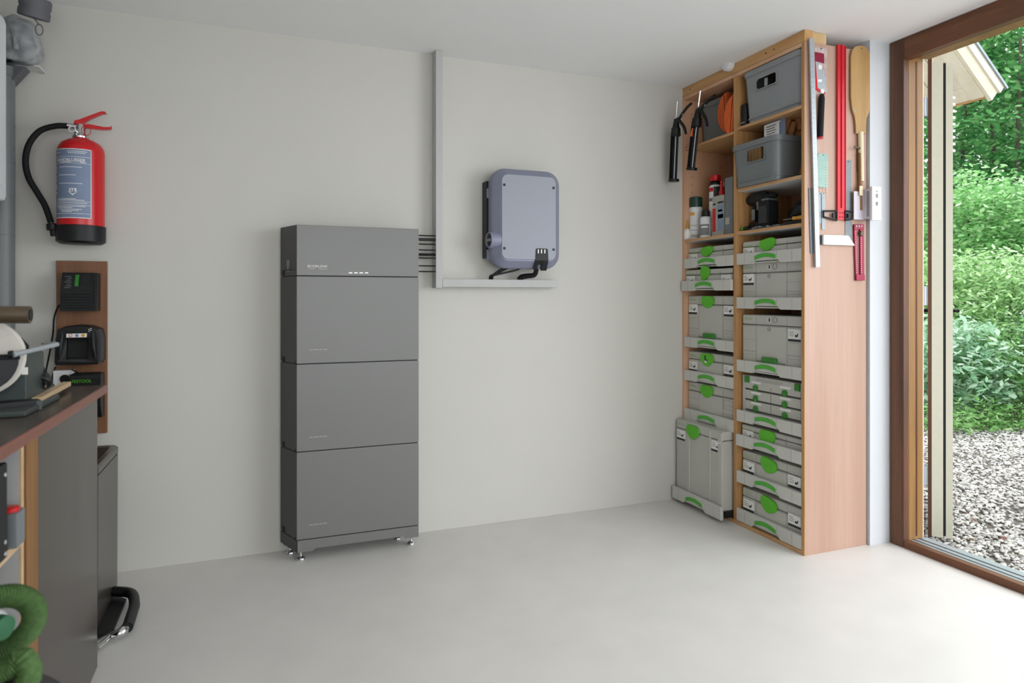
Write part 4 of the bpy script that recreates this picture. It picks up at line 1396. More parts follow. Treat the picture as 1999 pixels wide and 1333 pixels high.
# white case on the corner of the pier
PY = -1.022
a, b = onY(1679, 372, PY), onY(1700.5, 430, PY - .052)
xL, xR = onY(1700.5, 400, PY - .052).x, onY(1718.5, 400, PY - .052).x
zT, zB = onY(1709, 364.5, PY - .052).z, onY(1709, 430.5, PY - .052).z
t = thing('wall_bracket_case', 'white plastic case fixed on the edge of the white wall pier beside the paddle', 'case', ((xL + xR) / 2, PY - .02, zB))
MB().box(xL + .002, xR - .006, PY - .046, PY, zB + .012, zT - .008, bev=.003).build('body', 'lavender', t)  # white case tinted lilac: shade put into body and back plate colour
MB().box(xL, xR, PY - .060, PY - .046, zB, zT, bev=.003).build('front_cover', 'white', t)
MB().box(xL - .06, xL + .004, PY - .004, PY - .0005, zB + .008, zT - .02).build('back_plate', 'lavender', t)
MB().box(xL - .003, xL + .001, PY - .040, PY - .030, zB + .02, zT - .02, bev=.001).build('side_groove', 'ink_grey', t)
m = MB()
for z_ in (zB + .075, zB + .115):
    m.box((xL + xR) / 2 - .007, (xL + xR) / 2 + .007, PY - .0612, PY - .0598, z_, z_ + .020, bev=.0005)
m.lathe([(0, 0), (.004, 0), (.004, .0015), (0, .0015)], ((xL + xR) / 2, PY - .060, zT - .025), (0, -1, 0), 12)
m.build('slot', 'ink_grey', t)

# ================================================================== THE BATTERY CABINET
# footprint: front edge at y=-.2, the left flank opens towards the wall
BF, BB = -.200, -.022
bat = thing('battery_cabinet', 'tall graphite battery cabinet of four stacked units on small metal feet by the back wall', 'battery cabinet', (.45, -.11, 0))
def foot_print(ins=0.0):
    return [(.175 + ins, BF + ins), (.771 - ins, BF + ins), (.765 - ins, BB - ins), (.108 + ins, BB - ins)]
def unit(z0, z1, bev=.0025):
    return MB().prism(foot_print(), (0, 0, z0), UX, UY, UZ * (z1 - z0), bev=bev)
def flank(q, d=0.0):                 # point on the left flank; q runs from the wall (0) to the front (1)
    a, b = Vector((.108, BB, 0)), Vector((.175, BF, 0))
    n = Vector((-(BF - BB), 0, 0))
    t_ = (b - a).normalized()
    n = Vector((t_.y, -t_.x, 0))
    if n.x > 0:
        n = -n
    return a + (b - a) * q + n * d
def flank_box(mb, q0, q1, z0, z1, d):
    a, b = flank(q0), flank(q1)
    mb.prism([(0, 0), (1, 0), (1, 1), (0, 1)], Vector((a.x, a.y, z0)) + (flank(0, -.002) - flank(0)), b - a, UZ * (z1 - z0), flank(0, d + .002) - flank(0))
    return mb
Z = [.112, .537, .961, 1.387, 1.633]
for i in range(4):
    z0, z1 = Z[i] + .0025, Z[i + 1] - .0025
    if i == 3:
        z1 = Z[4]
    top = i == 3
    u = unit(z0, z1).build('control_unit' if top else 'battery_unit', 'battery', bat)
    MB().prism([(.1755, BF), (.1755 - .0022, BF), (.1085 - .0015, BB), (.1085, BB)], (0, 0, z0 + .001), UX, UY, UZ * (z1 - z0 - .002)).build('shaded_flank', 'battery_shaded', u)  # thin sheet added to carry the flank's painted shade
    MB().prism(foot_print(.004), (0, 0, z0 - .005), UX, UY, UZ * .006).build('gasket', 'gasket', u)
    m = flank_box(MB(), .13, .27, z0 + .001, z0 + (.028 if top else .024), .0035)
    if top:
        flank_box(m, .27, .88, z0 + .0255, z0 + .028, .0032)
    m.build('latch_recess', 'gasket', u)
    if not top:
        flank_box(MB(), .90, .96, z0 + .004, z0 + .010, .0032).build('latch_pin', 'gasket', u)
        m = MB()                                        # a line of print too small to read
        x_ = .232
        for wd in (.012, .004, .016, .006, .010, .003, .014):
            m.box(x_, x_ + wd, BF - .0007, BF + .001, z0 + .063, z0 + .0665)
            x_ += wd + .003
        m.build('small_print', 'tin_grey', u)
    else:
        MB().text('ECOFLOW', (.2255, BF - .0006, 1.4285), UX, UZ, .092, ysc=.82, bold=.004).build('lettering', 'card', u)
        m = MB()
        for a_, b_ in ((.2265, .236), (.240, .258), (.277, .314)):
            m.box(a_, b_, BF - .0007, BF + .001, 1.4195, 1.4225)
        m.build('small_print', 'tin_grey', u)
        for k in range(4):
            a = onY(685 + 10.4 * k, 532.6, BF)
            MB().box(a.x - .009, a.x + .008, BF - .001, BF + .002, a.z - .0018, a.z + .0022, bev=.0006).build('indicator_light', 'led', u)
        # shield emblem on the flank
        q = flank(.50, .0025)
        t_ = (flank(1) - flank(0)).normalized()
        pl = [(-.020, .022), (0, .026), (.020, .022), (.020, .0), (.012, -.016), (0, -.026), (-.012, -.016), (-.020, 0)]
        MB().prism(pl, Vector((q.x, q.y, 1.443)), t_, UZ, (flank(0, .001) - flank(0))).build('emblem', 'ink_grey', u)
        MB().prism([(-.022, 0), (.022, 0), (.022, .004), (-.022, .004)], Vector((q.x, q.y, 1.408)), t_, UZ, (flank(0, .001) - flank(0))).build('emblem_caption', 'ink_grey', u)
m = MB()
fp = [(.175, .052), (.250, .052), (.262, .064), (.690, .064), (.702, .052), (.771, .052), (.771, .1095), (.175, .1095)]
m.prism(fp, (0, BF, 0), UX, UZ, UY * .012, bev=.0)
m.prism([(.175, BF + .012), (.771, BF + .012), (.765, BB), (.108, BB)], (0, 0, .066), UX, UY, UZ * .0435)
m.prism([(.175, BF), (.178, BF), (.111, BB), (.108, BB)], (0, 0, .052), UX, UY, UZ * .0575)
pl_ = m.build('plinth', 'battery', bat)
MB().prism([(.1755, BF), (.1755 - .0022, BF), (.1085 - .0015, BB), (.1085, BB)], (0, 0, .053), UX, UY, UZ * .056).build('shaded_flank', 'battery_shaded', pl_)
for x, y in ((.196, -.152), (.150, -.055), (.742, -.150), (.690, -.055)):
    f = MB().lathe([(0, 0), (.021, 0), (.022, .003), (.020, .010), (.008, .018), (.006, .024), (.006, .066), (0, .066)], (x, y, 0), n=24).build('foot', 'chrome', bat)
    MB().box(x - .03, x + .03, y - .03, y + .012, .048, .053, bev=.001).build('foot_bracket', 'alu', f)

# grey L-shaped cable duct: a riser to the ceiling and a level run under the inverter
t = thing('cable_duct', 'grey L-shaped cable duct rising to the ceiling with a level arm under the inverter', 'duct', (.911, -.04, 1.333))
MB().box(.893, .929, -.082, -.0005, 1.333, CEIL - .002, bev=.0015).build('riser', 'duct', t)
MB().box(.930, 1.618, -.082, -.0005, 1.338, 1.381, bev=.0015).build('level_run', 'duct', t)
m = MB().box(.8932, .9288, -.0826, -.0815, 1.382, 1.3825).box(.9295, .930, -.0826, -.0815, 1.34, 1.38)
m.build('lid_line', 'ink_grey', t)
ordn = ['topmost', 'second from the top', 'third from the top', 'fourth from the top', 'fifth', 'fifth from the bottom', 'fourth from the bottom', 'third from the bottom', 'second from the bottom', 'lowest']
cz = [1.613, 1.596, 1.588, 1.567, 1.536, 1.515, 1.508, 1.493, 1.451, 1.421]
for k, z in enumerate(cz):
    r_ = .0035
    m = MB().tube([(.760, -.075, z), (.83, -.072, z - .0008), (.893, -.07, z)], r_, n=10, sub=4)
    lab = ('%s thin black cable running from the battery cabinet to the grey duct' % ordn[k])
    if k == 4:
        lab = 'fifth thin black cable, counted from the top, between battery cabinet and grey duct'
    tag(m.build('power_cable', 'black_matt'), lab, 'cable', 'black cables between battery and duct')

# ================================================================== THE INVERTER
IX0, IX1, IZ0, IZ1 = 1.190, 1.597, 1.441, 1.992
icx, icz = (IX0 + IX1) / 2, (IZ0 + IZ1) / 2
iw, ih = IX1 - IX0, IZ1 - IZ0
inv = thing('inverter', 'blue-grey rounded wall inverter with sloping front edges above the grey duct arm', 'inverter', (icx, -.09, IZ0))
def il(y, ins, r_):
    return [(p[0], y, p[1]) for p in rrect(iw - 2 * ins, ih - 2 * ins, r_, 8, icx, icz)]
m = MB().loft([il(-.070, .012, .07), il(-.078, .002, .078), il(-.125, 0, .080), il(-.142, .004, .078), il(-.178, .040, .045)], True, True)
b = m.build('casing', 'inverter_rim', inv)
c = MB().box(1.46, 1.485, -.3, 0, IZ0 - .05, IZ0 + .012)
MB().prism(rrect(iw - .086, ih - .090, .035, 6), (icx, -.1775, icz + .004), UX, UZ, UY * -.006, bev=.002).build('front_cover', 'inverter', inv)
fx0, fx1, fz0, fz1 = icx - (iw - .086) / 2, icx + (iw - .086) / 2, icz - (ih - .09) / 2, icz + (ih - .09) / 2
for x, z in ((fx0 + .014, fz1 - .055), (fx1 - .014, fz1 - .055), (fx0 + .014, fz0 + .062), (fx1 - .014, fz0 + .062)):
    MB().lathe([(0, 0), (.0075, 0), (.0075, .002), (.004, .003), (0, .003)], (x, -.1835, z), (0, -1, 0), 14).build('screw', 'ink', inv)
MB().box(1.181, 1.55, -.071, -.001, 1.500, 1.928, bev=.004).build('wall_plate', 'black', inv)
for z_ in (IZ0 + .05, IZ1 - .16):
    MB().box(1.184, 1.21, -.085, -.06, z_, z_ + .055, bev=.004).build('side_rib', 'inverter_rim', inv)
kx = Vector((-1, -.10, 0)).normalized()
kc = Vector((1.232, -.136, 1.594))
m = MB().lathe([(0, 0), (.046, 0), (.045, .056), (.042, .062), (.037, .061), (.035, .050), (0, .050)], kc, kx, 28)
k_ = m.build('rotary_switch', 'inverter_rim', inv)
MB().lathe([(0, 0), (.034, 0), (.034, .003), (0, .003)], kc + kx * .049, kx, 28).build('dial', 'black', k_)
ks = kx.cross(UZ).normalized()
MB().prism([(-.033, -.008), (.033, -.008), (.033, .008), (-.033, .008)], kc + kx * .050, ks, UZ, kx * .014, bev=.002).build('switch_bar', 'ink_grey', k_)
# indicator bracket wrapped around the lower edge
m = MB()
x0, x1 = onY(1047, 485, -.186).x, onY(1070, 485, -.186).x
zt_, zf = onY(1058, 485, -.186).z, fz0 + .004
m.prism([(x0, zt_ - .006), (x0 + .006, zt_), (x1 - .006, zt_), (x1, zt_ - .006), (x1 + .003, zf - .005), (x0 - .003, zf - .005)], (0, -.1835, 0), UX, UZ, UY * -.005, bev=.001)
m.prism([(-.1885, zf), (-.184, zf), (-.150, IZ0 + .006), (-.150, IZ0 - .006), (-.160, IZ0 - .006)], (x0 - .003, 0, 0), UY, UZ, UX * .020)
m.prism([(-.1885, zf), (-.184, zf), (-.150, IZ0 + .006), (-.150, IZ0 - .010), (-.160, IZ0 - .010)], (x1 - .030, 0, 0), UY, UZ, UX * .033)
m.prism([(-.1885, zf), (-.184, zf), (-.165, IZ0 + .022), (-.172, IZ0 + .022)], (x0, 0, 0), UY, UZ, UX * (x1 - x0))
d_ = m.build('indicator_bracket', 'black', inv)
for k in range(3):
    a = onY(1051.5 + 6.3 * k, 490.5, -.189)
    MB().box(a.x - .0022, a.x + .0022, -.1896, -.188, a.z - .011, a.z + .010, bev=.0006).build('indicator_light', 'led', d_)
for k, (xa, xb, lab) in enumerate(((1.250, 1.205, 'thin black cable under the inverter, the one reaching the duct furthest along'), (1.275, 1.213, 'thin black cable under the inverter, middle of the bundle of three'), (1.345, 1.221, 'thin black cable under the inverter, the one leaving it nearest the middle'))):
    m = MB().tube([(xa + .04, -.105, IZ0 + .012), (xa, -.100, IZ0 - .008), (xb + .012, -.085, IZ0 - .034), (xb, -.070, 1.400), (xb, -.060, 1.380)], .0052, n=10)
    tag(m.build('inverter_cable', 'black'), lab, 'cable', 'thin cables under the inverter')
m = MB().tube([(1.462, -.12, IZ0 + .02), (1.462, -.118, IZ0 - .012), (1.452, -.11, IZ0 - .034), (1.42, -.085, 1.402), (1.396, -.065, 1.396), (1.386, -.055, 1.380)], lambda q: .0125 + .004 * q, n=16, ribs=None)
tag(m.build('cable_conduit', 'black_matt'), 'thick black curved conduit from the inverter bracket down to the duct arm', 'cable')

# ================================================================== THE FIRE EXTINGUISHER
EXc, EYc, EZ = -.735, -.098, 1.520
ER = .0905
ext = thing('fire_extinguisher', 'red fire extinguisher with blue label and black hose hanging on the back wall', 'fire extinguisher', (EXc, EYc, EZ))
MB().lathe([(0, .01), (ER, .01), (ER, .405), (ER * .97, .425), (ER * .84, .446), (ER * .55, .462), (.030, .468), (.026, .485), (0, .486)], (EXc, EYc, EZ), n=48).build('cylinder', 'red', ext)
MB().lathe([(0, 0), (ER * .88, 0), (ER * .95, .004), (ER + .004, .010), (ER + .005, .078), (ER + .001, .080), (ER, .07), (0, .07)], (EXc, EYc, EZ), n=48).build('base_ring', 'black', ext)
def band(z0, z1, a0, a1, r_, n=18):
    m = MB()
    V_, F_ = [], []
    for k in range(n + 1):
        a = R(a0 + (a1 - a0) * k / n)
        for z_ in (z0, z1):
            V_.append((EXc + r_ * math.cos(a), EYc + r_ * math.sin(a), EZ + z_))
    F_ = [(2 * k, 2 * k + 2, 2 * k + 3, 2 * k + 1) for k in range(n)]
    m._add(V_, F_)
    return m
# the camera sees the drum from about -76 degrees
la0, la1 = 172, 306
lb = band(.107, .408, la0, la1, ER + .0008).build('label', 'label_blue', ext)
m = MB()
for z0, z1, a0, a1 in ((.405, .408, la0, la1), (.107, .110, la0, la1), (.110, .405, la1 - 1.6, la1), (.372, .3735, 200, la1 - 2), (.3445, .3455, 200, la1 - 2), (.178, .1795, 196, la1 - 2), (.163, .1645, 196, la1 - 2), (.1255, .127, 196, la1 - 2)):
    V = band(z0, z1, a0, a1, ER + .0014)
    m._merge(V.bm)
for k in range(6):
    for z_ in ():
        pass
for z_, a0, a1 in ((.390, 205, 226), (.395, 248, 296), (.388, 250, 292), (.327, 222, 284), (.292, 222, 270), (.256, 222, 285), (.171, 210, 296), (.1565, 215, 292), (.151, 214, 262), (.144, 224, 284), (.138, 228, 276), (.133, 232, 260), (.184, 214, 290), (.189, 214, 270)):
    V = band(z_, z_ + .0022, a0, a1, ER + .0014)
    m._merge(V.bm)
m.build('label_print', 'card', lb)
V = band(.378, .386, 198, 212, ER + .0015)
V.build('label_badge', 'red', lb)
P, T = text_geo('HANDBLUSSER', .012)
mx = max(p[0] for p in P)
def bend(P, T, a0, a1, z, hgt_scale, name, mat):
    mx = max(p[0] for p in P)
    arc = R(a1 - a0) * ER
    k = arc / mx
    V_ = []
    for p in P:
        a = R(a0) + (p[0] * k) / ER
        V_.append((EXc + (ER + .0016) * math.cos(a), EYc + (ER + .0016) * math.sin(a), EZ + z + p[1] * k * hgt_scale))
    m = MB()
    m._add(V_, T, False)
    return m.build(name, mat, lb)
bend(P, T, 212, 292, .352, 1.0, 'lettering', 'card')
m = band(.3475, .3500, 225, 258, ER + .0014, 6)
m._merge(band(.3475, .3500, 280, 292, ER + .0014, 3).bm)
m.build('small_print', 'card', lb)
# pictograms down the edge and the white arrow badge
m = MB()
for z0, z1, a0, a1 in ((.325, .331, 203, 209), (.305, .322, 205, 208), (.286, .290, 200, 210), (.262, .282, 206, 208.5), (.232, .256, 203, 209), (.214, .222, 202, 210)):
    m._merge(band(z0, z1, a0, a1, ER + .0014, 3).bm)
m.build('pictogram', 'card', lb)
m = MB()
m._merge(band(.222, .236, 254, 271, ER + .0014, 6).bm)
V_ = []
for a, z_ in ((251, .222), (274, .222), (262.5, .205)):
    V_.append((EXc + (ER + .0015) * math.cos(R(a)), EYc + (ER + .0015) * math.sin(R(a)), EZ + z_))
m._add(V_, [(0, 1, 2)])
bd = m.build('arrow_badge', 'card', lb)
m = MB()
m._merge(band(.224, .233, 257, 261, ER + .0019, 3).bm)
m._merge(band(.222, .233, 263, 267, ER + .0019, 3).bm)
m.build('badge_print', 'label_blue', bd)
# valve, levers, ring, hose
m = MB().lathe([(0, 0), (.032, 0), (.033, .006), (.029, .012), (.022, .020), (.019, .050), (.016, .062), (0, .062)], (EXc - .002, EYc, EZ + .472), n=24)
m.cyl((EXc - .052, EYc - .004, EZ + .524), (EXc, EYc - .002, EZ + .522), .011, n=16)
m.lathe([(.010, -.006), (.015, -.006), (.015, .006), (.010, .006), (.010, -.006)], (EXc - .028, EYc - .022, EZ + .505), (0, -1, 0), 16)
m.build('valve', 'chrome', ext)
def lever(p):
    m = MB()
    L0 = [Vector((x, EYc, EZ + z)) for x, z in p]
    for y_ in (0,):
        m.prism([(q.x, q.z) for q in L0], (0, EYc - .013, 0), UX, UZ, UY * .026, bev=.003)
    return m
lever([(-.762, .535), (-.757, .548), (-.742, .552), (-.690, .580), (-.655, .598), (-.640, .598), (-.637, .590), (-.652, .588), (-.700, .560), (-.722, .542), (-.735, .530)]).build('upper_lever', 'red', ext)
lever([(-.757, .528), (-.740, .534), (-.700, .536), (-.645, .528), (-.620, .530), (-.618, .537), (-.628, .522), (-.660, .517), (-.720, .520), (-.750, .522)][:6] + [(-.617, .524), (-.628, .519), (-.660, .516), (-.720, .519), (-.750, .521)]).build('lower_lever', 'red', ext)
MB().tube([(-.712 + .018 * math.cos(R(a)), EYc - .02, EZ + .505 + .022 * math.sin(R(a))) for a in range(0, 360, 30)], .0016, n=6, sub=2, closed=True).build('pin_ring', 'red', ext)
hp = [(-.786, 2.042), (-.832, 2.037), (-.889, 2.010), (-.928, 1.950), (-.941, 1.876), (-.930, 1.805), (-.898, 1.740), (-.872, 1.690), (-.857, 1.645), (-.848, 1.612)]
MB().tube([(x, EYc - .004, z) for x, z in hp], .0125, n=14, sub=6).build('hose', 'black_matt', ext)
MB().tube([(-.8495, EYc - .004, 1.628), (-.845, EYc - .004, 1.602)], .0095, n=12, sub=1).build('hose_ferrule', 'bronze', ext)
m = MB().cyl((-.842, EYc - .004, 1.607), (-.840, EYc - .004, 1.578), .024, n=20, bev=.003)
m.cyl((-.838, EYc - .004, 1.580), (-.836, EYc - .004, 1.552), .016, .013, n=18)
m.box(-.845, -.815, EYc - .02, EYc + .01, 1.580, 1.595, bev=.003)
m.build('nozzle', 'black', ext)
MB().box(EXc - .03, EXc + .03, -.010, -.0005, EZ + .05, EZ + .47, bev=.002).build('wall_bracket', 'black', ext)

# ================================================================== THE CHARGER BOARD
bd = thing('charger_board', 'upright brown wooden board on the back wall carrying black tool chargers', 'board', (-.75, -.009, .657))
MB().box(-.849, -.650, -.018, -.0005, .657, 1.449, bev=.002).build('panel', 'board', bd)
def wedge(x0, x1, z0, z1, y_top, y_bot, yb=-.0185):
    return [(yb, z0), (y_bot, z0), (y_bot, z0 + (z1 - z0) * .48), (y_top, z1), (yb, z1)]
ch = thing('tool_charger', 'black ribbed tool charger with a green strip, upper one on the brown board', 'charger', (-.745, -.05, 1.222))
x0, x1 = -.812, -.690
m = MB().prism(wedge(x0, x1, 1.222, 1.394, -.075, -.110), (x0, 0, 0), UY, UZ, UX * (x1 - x0), bev=.0)
m.build('body', 'black', ch)
MB().prism([(-.0185, 1.222), (-.108, 1.222), (-.074, 1.393), (-.0185, 1.393)], (x1, 0, 0), UY, UZ, UX * .014).build('side_cheek', 'black', ch)
m = MB()
for k in range(6):
    z_ = 1.232 + k * .0125
    m.box(x0 + .004, x1 - .004, -.1125, -.109, z_, z_ + .0065, bev=.001)
m.build('cooling_rib', 'black_matt', ch)
sd = Vector((0, .035, .0895)).normalized()
nn = Vector((0, -.0895, .035)).normalized()
b0 = Vector((x0, -.110, 1.222 + .172 * .48))
def face(mb, xa, xb, s0, s1, d=.001):
    mb.prism([(0, 0), (1, 0), (1, 1), (0, 1)], b0 + UX * xa + sd * s0, UX * (xb - xa), sd * (s1 - s0), nn * d)
    return mb
face(MB(), .052, .066, .030, .085).build('green_strip', 'green_dark', ch)
m = face(MB(), .075, .112, .012, .030, .003)
face(m, .078, .108, .045, .085, .002)
m.build('slot', 'gasket', ch)
m = MB()
for k in range(7):
    face(m, .012 + .005 * (k % 3), .036 + .004 * (k % 2), .022 + k * .009, .024 + k * .009)
m.build('print', 'ink_grey', ch)

ch = thing('tool_charger', 'black dome-topped tool charger with a strip of round warning signs', 'charger', (-.745, -.07, .982))
P = [(-.826, .985), (-.664, .985), (-.656, 1.000), (-.655, 1.10), (-.664, 1.140), (-.70, 1.156), (-.745, 1.160), (-.79, 1.156), (-.818, 1.142), (-.826, 1.10), (-.830, 1.0)]
m = MB().prism(P, (0, -.0185, 0), UX, UZ, UY * -.115, bev=.010)
b = m.build('body', 'black', ch)
c = MB().prism([(-.786, 1.012), (-.700, 1.012), (-.700, 1.098), (-.786, 1.098)], (0, -.2, 0), UX, UZ, UY * .11)
cut(b, c)
MB().box(-.786, -.700, -.092, -.089, 1.012, 1.098).build('battery_slot', 'gasket', ch)
st = MB().box(-.783, -.706, -.1345, -.133, 1.107, 1.124).build('warning_strip', 'card', ch)
for k, mt in enumerate(('red', 'label_blue', 'yellow')):
    c_ = (-.767 + .0235 * k, -.1343, 1.1155)
    MB().lathe([(.0048 if k == 0 else 0, 0), (.0072, 0), (.0072, .0008), (.0048 if k == 0 else 0, .0008)] + ([(.0048, 0)] if k == 0 else []), c_, (0, -1, 0), 16).build('warning_sign', mt, st)
m = MB()
for k in range(4):
    m.box(-.700 + .007 * (k % 2), -.695 + .007 * (k % 2), -.1345, -.1325, 1.132 + .004 * k, 1.135 + .004 * k)
m.build('print', 'card', ch)
MB().tube([(-.812, -.125, 1.01), (-.806, -.134, 1.06), (-.800, -.125, 1.13)], .009, n=10).build('side_ridge', 'black', ch)
MB().tube([(-.674, -.125, 1.01), (-.680, -.134, 1.06), (-.686, -.125, 1.13)], .009, n=10).build('side_ridge', 'black', ch)

ch = thing('tool_charger', 'black tool charger with green lettering, lowest one half hidden by the worktop', 'charger', (-.72, -.05, .740))
m = MB().prism([(-.0185, .740), (-.070, .740), (-.100, .80), (-.095, .925), (-.085, .938), (-.0185, .938)], (-.782, 0, 0), UY, UZ, UX * .122, bev=.0)
m.build('body', 'black', ch)
MB().text('FESTOOL', (-.770, -.0985, .903), UX, UZ, .075).build('lettering', 'green', ch)
MB().box(-.775, -.67, -.080, -.03, .936, .942, bev=.002).build('top_plate', 'black_matt', ch)

so = thing('power_socket', 'white wall socket with round dark well at the foot of the brown board', 'socket', (-.812, -.03, .86))
MB().box(-.852, -.775, -.058, -.0185, .862, .957, bev=.004, seg=3).build('housing', 'white', so)
c_ = (-.806, -.058, .918)
MB().lathe([(.0, .002), (.018, .002), (.020, .004), (.023, .004), (.023, 0), (0, 0)], c_, (0, -1, 0), 28).build('rim', 'white', so)
MB().lathe([(0, 0), (.0195, 0), (.0195, .0045), (0, .0045)], c_, (0, -1, 0), 28).build('well', 'black', so)
m = MB().tube([onY(123, 592, -.045), onY(113, 600, -.04), onY(106, 622, -.03), onY(104, 650, -.025), onY(97, 690, -.025), onY(88, 735, -.025)], .0035, n=8)
tag(m.build('charger_cable', 'black_matt'), 'thin black cable drooping down the wall from the upper tool charger', 'cable', 'cables of the tool chargers')
m = MB().tube([onY(109, 716, -.05), onY(104, 730, -.05), onY(102, 742, -.05), onY(101, 760, -.05)], .0035, n=8)
tag(m.build('charger_cable', 'black_matt'), 'short black cable hanging from the dome-topped charger beside the socket', 'cable', 'cables of the tool chargers')
m = MB().tube([onY(142, 722, -.065), onY(150, 726, -.075), onY(157, 732, -.085), onY(160, 740, -.090)], .003, n=8)
tag(m.build('charger_cable', 'black_matt'), 'short black cable looping from the dome-topped charger to the lettered one', 'cable', 'cables of the tool chargers')

# ================================================================== THE WORKBENCH ALONG THE LEFT WALL
WX = -.50                                   # front edge of the worktop
t = thing('worktop', 'dark brown worktop with a reddish wooden front edge along the left wall', 'worktop', (-.87, -2.0, .972))
MB().box(XL + .001, WX - .008, -3.2, -.812, .946, .972, bev=.002).build('slab', 'worktop', t)
MB().box(WX - .0085, WX, -3.2, -.812, .944, .9725, bev=.003).build('front_edge', 'worktop_edge', t)
CXF = -.52
t = thing('base_cabinet', 'dark laminate base cabinet under the far end of the worktop beside the bin', 'cabinet', (-.87, -1.25, 0))
MB().box(XL + .001, CXF - .020, -1.630, -.876, .001, .9445).build('carcass', 'laminate', t)
MB().box(CXF - .019, CXF, -1.538, -.876, .001, .942, bev=.002).build('front_panel', 'laminate', t)
MB().box(CXF - .019, CXF + .001, -1.629, -1.5395, .001, .942, bev=.002).build('wooden_stile', 'strip', t)
t = thing('open_shelf_unit', 'open white base unit with one pale shelf under the near end of the worktop', 'cabinet', (-.87, -2.3, 0))
MB().box(XL + .001, CXF - .006, -1.662, -1.644, .001, .9445, bev=.001).build('side_panel', 'carcass', t)
MB().box(CXF - .006, CXF - .001, -1.662, -1.644, .001, .9445).build('edge_band', 'pale_wood', t)
MB().box(XL + .001, CXF - .001, -3.15, -3.132, .001, .9445, bev=.001).build('side_panel', 'carcass', t)
MB().box(XL + .001, XL + .012, -3.13, -1.664, .001, .9445).build('back_panel', 'carcass', t)
MB().box(XL + .013, CXF - .001, -3.131, -1.663, .700, .722, bev=.001).build('shelf', 'pale_wood', t)
MB().box(XL + .013, CXF - .001, -3.131, -1.663, .06, .08, bev=.001).build('bottom_panel', 'carcass', t)
t = thing('tool_case', 'black case with small bright rivets standing on the open shelf', 'case', (-.6, -1.87, .723))
a = onY(15.5, 960, -1.80)
MB().box(a.x - .20, a.x, -2.25, -1.80, .723, .930, bev=.004).build('body', 'black', t)
m = MB()
for z_ in (.735, .76, .905):
    m.lathe([(0, 0), (.005, 0), (.004, .002), (0, .002)], (a.x, -1.815, z_), (1, 0, 0), 10)
m.build('rivet', 'alu', t)
a, b = onY(14, 1030, -1.74), onY(39, 1030, -1.74)
t = thing('metal_block', 'small grey metal block with a red cap on the open shelf', 'block', ((a.x + b.x) / 2, -1.71, .723))
MB().box(a.x - .03, b.x - .022, -1.755, -1.70, .723, .800, bev=.003).build('body', 'steel', t)
MB().box(b.x - .021, b.x, -1.755, -1.70, .723, .802, bev=.004).build('end_plate', 'crate_dark', t)
MB().lathe([(0, 0), (.020, 0), (.020, .009), (.015, .012), (0, .012)], (a.x, -1.725, .800), n=18).build('cap', 'red', t)

# bin between bench and back wall
BX = -.571
t = thing('pedal_bin', 'gunmetal pedal bin standing between the base cabinet and the back wall', 'bin', (-.72, -.41, 0))
def bl_(z, ins, r_=.03, y0=-.625, y1=-.195, x0=-.865, x1=BX):
    return [(p[0], p[1], z) for p in rrect(x1 - x0 - 2 * ins, y1 - y0 - 2 * ins, r_, 6, (x0 + x1) / 2, (y0 + y1) / 2)]
MB().loft([bl_(.003, .006), bl_(.012, .002), bl_(.600, 0)]).build('body', 'bin', t)
MB().loft([bl_(.601, .004), bl_(.606, -.001), bl_(.628, -.001), bl_(.636, .006), bl_(.636, .026, .02), bl_(.628, .030, .02)]).build('lid_rim', 'bin', t)
MB().loft([bl_(.6285, .031, .02), bl_(.634, .034, .02)]).build('lid', 'black', t)
MB().box(-.86, BX - .002, -.62, -.20, .0, .003).build('base', 'black', t)
pts = [(233, 1152), (256, 1158), (263, 1178), (258, 1198), (249, 1225)]
P = [onZ(x, y, .045) for x, y in pts]
P[0].x = BX + .002
MB().tube(P, lambda q: .020, n=14).build('pedal', 'black', t)
Q = [onZ(250, 1222, .040), onZ(234, 1236, .034), onZ(218, 1240, .026), onZ(206, 1252, .026), onZ(190, 1266, .024)]
MB().tube([Q[0], Q[1], Q[2]], lambda q: .020 - .006 * q, n=14).build('pedal_end', 'chrome', t)
MB().tube([Q[2], Q[3], Q[4]], .010, n=12).build('pedal_arm', 'chrome', t)
MB().prism([(BX - .001, -.30), (BX + .055, -.36), (BX + .055, -.62), (BX - .001, -.68)], (0, 0, .004), UX, UY, UZ * .012).build('pedal_plate', 'black', t)

# ================================================================== ON THE WORKTOP
ZW = .9725
gy = -1.36
t = thing('wet_grinder', 'grinding machine with big white stone wheel and silver support bar on the worktop', 'grinder', (-.72, gy, ZW))
def gp(px, py, y=gy):
    return onY(px, py, y)
c = gp(-41, 698)
m = MB().lathe([(0, -.025), (.098, -.025), (.104, -.019), (.104, .019), (.098, .025), (0, .025)], (c.x, gy, c.z), (.25, -1, 0), 48)
m.build('wheel', 'stone_wheel', t)
wn = Vector((.25, -1, 0)).normalized()
ws = Vector((1, .25, 0)).normalized()
gd = []
for k in range(17):
    a = R(180 + 180 * k / 16)
    gd.append((.088 * math.cos(a), .088 * math.sin(a) - .004))
MB().prism(gd, Vector((c.x, gy, c.z)) + wn * .027, ws, UZ, wn * .02, bev=.003).build('water_trough', 'black', t)
MB().prism([(-.10, -.006), (.090, -.006), (.090, .008), (-.10, .008)], Vector((c.x, gy, c.z)) + wn * .027, ws, UZ, wn * .022, bev=.002).build('trough_rim', 'black_matt', t)
a, b = onY(25, 693, -1.42), onY(112, 672, -1.24)
MB().tube([a, a * .5 + b * .5, b], .0068, n=14, sub=3).build('support_bar', 'alu', t)
MB().tube([onY(18, 692, -1.42), onY(26, 691, -1.42)], .010, n=12, sub=1).build('bar_collar', 'black', t)
